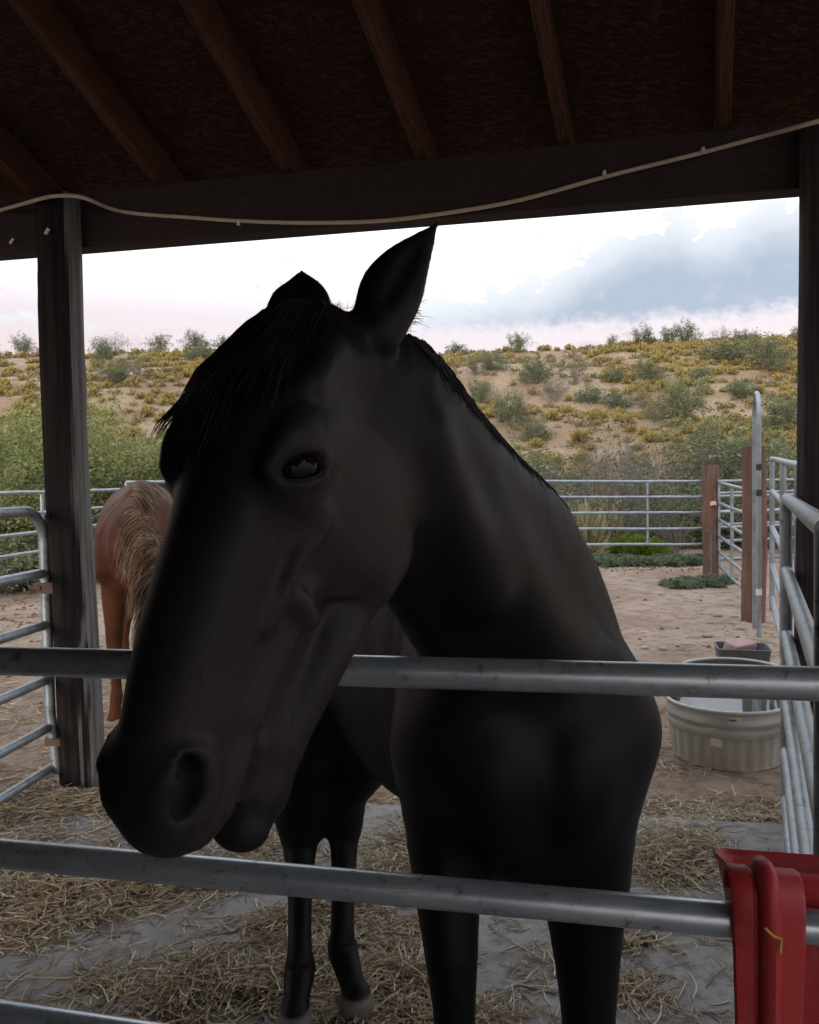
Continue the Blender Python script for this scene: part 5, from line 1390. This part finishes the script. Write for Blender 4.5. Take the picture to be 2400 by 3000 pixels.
def build_black_horse():
    global BLACK_S
    S = BLACK_S = sculpt_black_horse()
    v, q = S.extract((-.62, .74, -.03), (.62, 3.06, 1.99), 0.0056)
    me = np_mesh('black_horse_body', v, q)
    # coat tone: sun-faded brown over the cheek, jaw and flank, black elsewhere
    def blob(c, r): return np.clip(1 - np.linalg.norm(v - np.array(c), axis=1) / r, 0, 1)
    tone = 1.5 * blob(H(.10, -.02, .22), .17) + 1.3 * blob(H(.09, -.10, .26), .18) + 1.3 * blob(H(.07, -.02, .42), .20) + 1.3 * blob(H(.06, .02, .58), .16) + .4 * blob((.10, 1.62, 1.1), .25) + .15 * blob(H(0, 0, .3), .6)
    nost = np.minimum(np.linalg.norm(v - H(.060, .075, .590), axis=1), np.linalg.norm(v - H(.056, .086, .565), axis=1))
    lip = np.min([np.linalg.norm(v - H(a_, -.020, t_), axis=1) for a_, t_ in ((.054, .54), (.053, .56), (.052, .58), (.052, .60), (.046, .625), (.038, .645), (.02, .66))], axis=0)
    tone = tone * np.clip((nost - .012) / .016, 0, 1) * np.clip((lip - .008) / .012, 0, 1)
    me.attributes.new('bald', 'FLOAT', 'POINT').data.foreach_set('value', ((nost < .024) | (lip < .014)).astype(np.float32))
    at = me.attributes.new('tone', 'FLOAT', 'POINT'); at.data.foreach_set('value', np.clip(tone, 0, 1).astype(np.float32))
    at = me.attributes.new('hoof', 'FLOAT', 'POINT'); at.data.foreach_set('value', np.clip((.066 - v[:, 2]) / .008, 0, 1).astype(np.float32))
    root = empty('black_horse', (.1, 1.9, 0))
    tag(root, 'black horse leaning its head over the pipe rail towards the viewer', 'horse')
    link('body', me, M_COAT, root)
    for s_ in (1, -1):
        bm = bmesh.new(); bmesh.ops.create_uvsphere(bm, u_segments=24, v_segments=16, radius=.030)
        e = bpy.data.meshes.new('eye'); bm.to_mesh(e); bm.free()
        e.polygons.foreach_set('use_smooth', np.ones(len(e.polygons), bool))
        o = link('eye', e, M_EYE, root); o.location = Vector(H(s_ * (EYE[0] - .0175), EYE[1] - .0075, EYE[2])); o.matrix_parent_inverse = parent_matrix(root).inverted()
        en = unit(H(s_ * .92, .38, .0) - HO); e1 = H(s_ * -.30, .72, .55) - HO; e1 = unit(e1 - en * (e1 @ en)); e2 = np.cross(en, e1); e2 *= np.sign(e2 @ HU + 1e-9)
        ec = H(s_ * EYE[0], EYE[1], EYE[2]); m = MB()
        m.tube([Vector(ec + e1 * .034 * a - e2 * .0150 * (1 - a * a) ** .75 + en * (.0125 - .016 * a * a)) for a in (-.9, -.6, -.3, 0, .3, .6, .9)], [.0008, .0014, .0018, .0019, .0018, .0014, .0008], 6)
        m.build('lid_rim', M_LIDRIM, root)
    return root

# === put the black horse in, with forelock, mane and ear hair ==============
def settle(S, pts, off):
    """push hair points out of the skin so that they lie on it"""
    p = np.asarray(pts, np.float32).copy(); h = np.float32(.004)
    c = p.mean(0).astype(float); rad = float(np.max(np.linalg.norm(p - c, axis=1))) + .05
    for _ in range(3):
        d = S.eval(p, c, rad)
        g = np.stack([S.eval(p + np.eye(3, dtype=np.float32)[k] * h, c, rad) - d for k in range(3)], -1); g /= np.linalg.norm(g, axis=1)[:, None] + 1e-9
        p += g * np.maximum(off - d, 0)[:, None]
    return p
def strands_on(S, roots, dirs, lens, offs, grav, w, r_, n=9, wob=.012):
    """grow all strands together: vectorised over strands"""
    R0 = np.asarray(roots, np.float32); D = np.asarray(dirs, np.float32); D /= np.linalg.norm(D, axis=1)[:, None]
    Ln = np.asarray(lens, np.float32); O = np.asarray(offs, np.float32); m = len(R0)
    P_ = R0.copy(); out = [P_.copy()]; lock = r_.normal(0, wob, (m, 3)).astype(np.float32)
    c = R0.mean(0).astype(float); rad = .75; h = np.float32(.004); E = np.eye(3, dtype=np.float32)
    for k in range(n - 1):
        D = D + np.array((0, 0, -grav), np.float32) + lock * .5 + r_.normal(0, wob * .5, (m, 3)).astype(np.float32)
        D /= np.linalg.norm(D, axis=1)[:, None]
        P_ = P_ + D * (Ln / (n - 1))[:, None]
        d = S.eval(P_, c, rad); near = d < O
        if near.any():
            q = P_[near]; dq = d[near]
            g = np.stack([S.eval(q + E[i] * h, c, rad) - dq for i in range(3)], -1); g /= np.linalg.norm(g, axis=1)[:, None] + 1e-9
            P_[near] = q + g * np.maximum(O[near] - dq, 0)[:, None]
        out.append(P_.copy())
    A = np.stack(out, 1)
    return [(A[i], w * r_.uniform(.6, 1.3), w * .18) for i in range(m)]

def m_short(nt, b):
    at = N(nt, 'ShaderNodeAttribute', attribute_name='tone'); ri = N(nt, 'ShaderNodeNewGeometry').outputs['Random Per Island']
    c = MIX(nt, at.outputs['Fac'], (0.0095, 0.0085, 0.009), (0.062, 0.052, 0.048))
    L(nt, MIX(nt, ri, c, (0.0025, 0.0023, 0.0025)), b.inputs['Base Color'])
M_SHORT = material('short_coat_hair', m_short, 0.55, spec=0.2)
def groom_black(root, S):
    full = S; S = Sculpt(); S.ops = full.ops[:full.n_noear]; S.freeze()        # hair combs round the ears, not over them
    r_ = np.random.default_rng(3)
    # forelock: rooted between the ears, falling over the brow, thickest towards the far side
    roots, dirs, lens, offs = [], [], [], []
    for i in range(1900):
        s_ = r_.uniform(-.045, .042); t_ = r_.uniform(-.005, .05)
        roots.append(H(s_, .072 - 9 * s_ * s_, t_)); clump = math.sin(int((s_ + .06) * 260) * 2.7)
        lat = -.30 + s_ * 7 + .16 * clump + r_.normal(0, .09)
        dirs.append(HD * 1.0 + HS * lat * .62 + HU * .22); lens.append(r_.uniform(.11, .205) * (1 if s_ < .01 else .72) * (1 + .12 * clump)); offs.append(r_.uniform(.002, .017))
    st = strands_on(S, roots, dirs, lens, offs, .10, .0016, r_)
    # long outer wisps that hang clear of the far brow
    roots, dirs, lens, offs = [], [], [], []
    for i in range(30):
        s_ = r_.uniform(-.075, -.04); t_ = r_.uniform(.03, .08)
        roots.append(H(s_, .055, t_)); d = HD * .9 - HS * r_.uniform(.3, .6) + HU * .35
        dirs.append(d); lens.append(r_.uniform(.09, .19)); offs.append(r_.uniform(.003, .016))
    st += strands_on(S, roots, dirs, lens, offs, .20, .0013, r_, wob=.02)
    o = link('forelock', hair_mesh('forelock', st), M_HAIR, root); tag(o, kind='stuff')
    # mane: rooted on the crest, laid over to the far side
    crest = [P(842, 712, 1.15), P(900, 757, 1.20), P(960, 818, 1.27), P(1020, 888, 1.35), P(1075, 957, 1.45), P(1140, 1027, 1.60), P(1180, 1075, 1.72)]
    cs = bez(crest, 40); roots, dirs, lens, offs = [], [], [], []
    for i in range(700):
        q = cs[r_.integers(0, len(cs))]; roots.append(np.array(q) + r_.normal(0, .008, 3) + np.array((.004, .03, -.012)))
        dirs.append(np.array((.45, .70, -.10)) + r_.normal(0, .12, 3)); lens.append(r_.uniform(.035, .075)); offs.append(r_.uniform(.0005, .002))
    st = strands_on(S, roots, dirs, lens, offs, .35, .0016, r_, wob=.02)
    o = link('mane', hair_mesh('mane', st), M_HAIR, root); tag(o, kind='stuff')
    # short coat lying along the skin wherever the viewer's side shows it
    me = bpy.data.meshes['black_horse_body']; nv = len(me.vertices)
    co = np.empty(nv * 3, np.float32); me.vertices.foreach_get('co', co); co = co.reshape(-1, 3)
    no = np.empty(nv * 3, np.float32); me.vertex_normals.foreach_get('vector', no); no = no.reshape(-1, 3)
    toc = np.array((0, 0, CAM_H), np.float32) - co; toc /= np.linalg.norm(toc, axis=1)[:, None]
    tone = np.empty(nv, np.float32); me.attributes['tone'].data.foreach_get('value', tone)
    dd_ = np.linalg.norm(co - np.array(H(0, 0, .3)), axis=1)
    bald = np.empty(nv, np.float32); me.attributes['bald'].data.foreach_get('value', bald)
    ok = np.nonzero((bald < .5) & ((no * toc).sum(1) > -.25) & (co[:, 1] < 1.9) & (co[:, 2] > .45))[0]
    pr = np.where(dd_[ok] < .45, 1.0, .35); pr /= pr.sum()
    ids = r_.choice(ok, 90000, p=pr); p0 = co[ids] + r_.normal(0, .0022, (len(ids), 3)).astype(np.float32); n_ = no[ids]
    onhead = np.clip((.42 - dd_[ids]) / .08, 0, 1)[:, None]
    flow = onhead * HD + (1 - onhead) * np.array((.25, .35, -.9)); flow = flow + r_.normal(0, .14, flow.shape)
    flow -= n_ * (flow * n_).sum(1)[:, None]; flow /= np.linalg.norm(flow, axis=1)[:, None] + 1e-9
    ln = r_.uniform(.004, .008, len(ids))[:, None]; tip = p0 + (flow * .97 + n_ * r_.uniform(.02, .14, (len(ids), 1))) * ln
    sd_ = np.cross(flow, n_); sd_ *= (r_.uniform(.00016, .0003, len(ids)) )[:, None]
    V = np.stack([p0 - sd_, p0 + sd_, tip + sd_ * .2, tip - sd_ * .2], 1).reshape(-1, 3)
    cm = np_mesh('short_coat', V, np.arange(len(V)).reshape(-1, 4), False)
    at = cm.attributes.new('tone', 'FLOAT', 'POINT'); at.data.foreach_set('value', np.repeat(tone[ids], 4).astype(np.float32))
    o = link('short_coat', cm, M_SHORT, root); tag(o, kind='stuff')
    # whiskers on lips and chin
    roots, dirs, lens, offs = [], [], [], []
    for i in range(26):
        u_ = r_.uniform(-.11, .05); a_ = r_.uniform(.0, .05); t_ = r_.uniform(.585, .63); c_ = H(a_, u_, t_)
        roots.append(c_); dirs.append(HD * .6 + HS * r_.uniform(.1, .9) - HU * .35 + r_.normal(0, .2, 3)); lens.append(r_.uniform(.018, .034)); offs.append(.001)
    st = strands_on(S, roots, dirs, lens, offs, .03, .00035, r_, n=6)
    o = link('whiskers', hair_mesh('whiskers', st), M_HAIR, root); tag(o, kind='stuff')
    # tufts at the ear roots
    roots, dirs, lens, offs = [], [], [], []
    for i in range(60):
        a = P(860 + r_.normal(0, 8), 655 + r_.normal(0, 16), 1.118); roots.append(np.array(a)); dirs.append(np.array((.5, -.1, .1)) + r_.normal(0, .3, 3)); lens.append(r_.uniform(.012, .026)); offs.append(.001)
    for i in range(40):
        a = P(705 + r_.normal(0, 16), 650, 1.15); roots.append(np.array(a)); dirs.append(np.array((0, 0, 1)) + r_.normal(0, .5, 3)); lens.append(r_.uniform(.008, .016)); offs.append(.001)
    st = strands_on(S, roots, dirs, lens, offs, 0.12, .0005, r_, n=5)
    o = link('ear_hair', hair_mesh('ear_hair', st), M_HAIR, root); tag(o, kind='stuff')

# === chestnut horse grazing outside =======================================
def m_chest(nt, b):
    p = OBJ(nt); n1 = NOISE(nt, p, 5, 4, .6).outputs[0]; hair = NOISE(nt, SCALE(nt, p, (260, 260, 60)), 1, 3).outputs[0]
    c = MIX(nt, SS(nt, n1, .35, .65), (.052, .017, .0085), (.098, .036, .017))
    c = MIX(nt, MA(nt, 'MULTIPLY', hair, .35), c, (.055, .018, .010))
    L(nt, c, b.inputs['Base Color']); b.inputs['Sheen Weight'].default_value = .04; BUMP(nt, b, hair, .3, .002)
M_CHEST = material('chestnut_coat', m_chest, .65, spec=.07)
def m_flax(nt, b):
    r_ = N(nt, 'ShaderNodeNewGeometry').outputs['Random Per Island']
    L(nt, RAMP(nt, r_, [(0, (.045, .022, .013)), (.35, (.12, .064, .036)), (.7, (.25, .155, .088)), (1, (.44, .32, .20))]), b.inputs['Base Color'])
M_FLAX = material('flaxen_mane', m_flax, .5, spec=.4)
def build_chestnut():
    S = Sculpt(); A_ = np.array; up = (0, 0, 1)
    S.loft([((-1.84, 5.45, 1.12), (.18, .27)), ((-1.92, 5.75, 1.13), (.27, .34)), ((-2.07, 6.25, 1.12), (.32, .38)), ((-2.20, 6.75, 1.24), (.31, .32)), ((-2.22, 6.98, 1.16), (.23, .24))], across=up, k=.08)
    S.loft([((-1.87, 5.60, 1.46), (.045, .07)), ((-1.91, 5.80, 1.50), (.055, .075)), ((-2.0, 6.15, 1.43), (.06, .07))], across=up, k=.12)
    S.loft([((-1.85, 5.66, 1.22), (.14, .28)), ((-1.80, 5.38, 1.19), (.115, .24)), ((-1.63, 5.14, 1.04), (.095, .20)), ((-1.51, 4.96, .84), (.085, .16)), ((-1.47, 4.84, .66), (.075, .12))], across=(.10, -.55, .8), k=.06)
    # shoulders
    S.loft([((-1.98, 5.78, 1.38), .06), ((-2.04, 5.58, 1.16), .085), ((-2.03, 5.45, .98), .09)], k=.08)
    S.loft([((-1.74, 5.76, 1.38), .06), ((-1.66, 5.56, 1.16), .085), ((-1.66, 5.43, .98), .09)], k=.08)
    # head down to graze
    S.loft([((-1.47, 4.86, .66), (.08, .11)), ((-1.47, 4.74, .52), (.09, .115)), ((-1.45, 4.66, .34), (.065, .085)), ((-1.44, 4.62, .17), (.055, .065)), ((-1.44, 4.62, .09), (.045, .05))], across=(0, -.9, .3), k=.04)
    for q in (-1, 1): S.loft([((-1.47 + q * .055, 4.90, .70), .028), ((-1.47 + q * .085, 4.95, .77), .026), ((-1.47 + q * .10, 4.97, .85), .006)], k=.02)
    for x, y in ((-2.0, 5.48), (-1.70, 5.46)):
        S.loft([((x, y + .06, .98), .10), ((x, y + .02, .80), .085), ((x, y, .60), .062), ((x, y - .01, .46), .052), ((x, y, .40), .04), ((x, y, .18), .034), ((x, y, .12), .043), ((x, y - .03, .05), .036), ((x, y - .045, -.02), .05)], k=.05)
    for x, y in ((-2.40, 6.78), (-2.02, 6.75)):
        S.loft([((x + .02, y, 1.1), .19), ((x, y - .1, .82), .14), ((x, y + .05, .62), .085), ((x, y + .10, .50), .06), ((x, y + .03, .3), .037), ((x, y, .13), .043), ((x, y - .05, .05), .037), ((x, y - .07, -.02), .05)], k=.05)
    v, q = S.extract((-2.75, 4.45, -.1), (-1.2, 7.35, 1.75), .0135)
    root = empty('chestnut_horse', (-1.85, 5.6, ground_z(-1.85, 5.6))); tag(root, 'chestnut horse with flaxen mane grazing outside behind the log post', 'horse')
    link('body', np_mesh('chestnut_body', v, q), M_CHEST, root)
    r_ = np.random.default_rng(8)
    S.freeze()
    def on_skin(c, d):
        d = unit(d); t = np.linspace(0, .6, 240)[:, None]; p = (A_(c) + t * d).astype(np.float32)
        e = S.eval(p); return A_(c) + d * t[np.nonzero(e > 0)[0][0]]
    ctr = bez([(-1.84, 5.55, 1.22), (-1.80, 5.38, 1.19), (-1.63, 5.14, 1.04), (-1.51, 4.96, .84), (-1.47, 4.84, .66)], 12)
    cs = [on_skin(c_, (.16, -.50, .8)) for c_ in ctr][15:]
    roots, dirs, lens, offs = [], [], [], []
    for i in range(2400):
        k = r_.integers(0, len(cs)); qv = np.array(cs[k]); lock = (k // 2) * 7.7
        roots.append(qv + r_.normal(0, .010, 3)); lp = math.sin(lock) * .35
        dirs.append(np.array((-.75 + .3 * lp, -.35 + .3 * math.cos(lock), .15 + .2 * lp)) + r_.normal(0, .13, 3)); lens.append(r_.uniform(.17, .33) * (.75 + .35 * abs(math.sin(lock * 1.7)))); offs.append(r_.uniform(.004, .04))
    for i in range(140):
        k = r_.integers(0, len(cs)); roots.append(np.array(cs[k]) + r_.normal(0, .01, 3)); dirs.append(np.array((.6, -.2, .35)) + r_.normal(0, .2, 3)); lens.append(r_.uniform(.12, .22)); offs.append(r_.uniform(.004, .02))
    S.freeze()
    st = strands_on(S, roots, dirs, lens, offs, .42, .0024, r_, n=9, wob=.05)
    o = link('mane', hair_mesh('mane', st), M_FLAX, root); tag(o, kind='stuff')
    roots, dirs, lens, offs = [], [], [], []
    for i in range(260):
        t = r_.random(); roots.append(on_skin((-1.88, 5.50 + .25 * t, 1.25), (.05 + r_.normal(0, .02), 0, 1))); dirs.append(np.array((.8, -.65, .1)) + r_.normal(0, .12, 3)); lens.append(r_.uniform(.16, .30)); offs.append(r_.uniform(.003, .012))
    st = strands_on(S, roots, dirs, lens, offs, .16, .003, r_, n=8, wob=.03)
    o = link('wither_mane', hair_mesh('wither_mane', st), M_FLAX, root); tag(o, kind='stuff')
build_chestnut()
BH = build_black_horse(); groom_black(BH, BLACK_S)
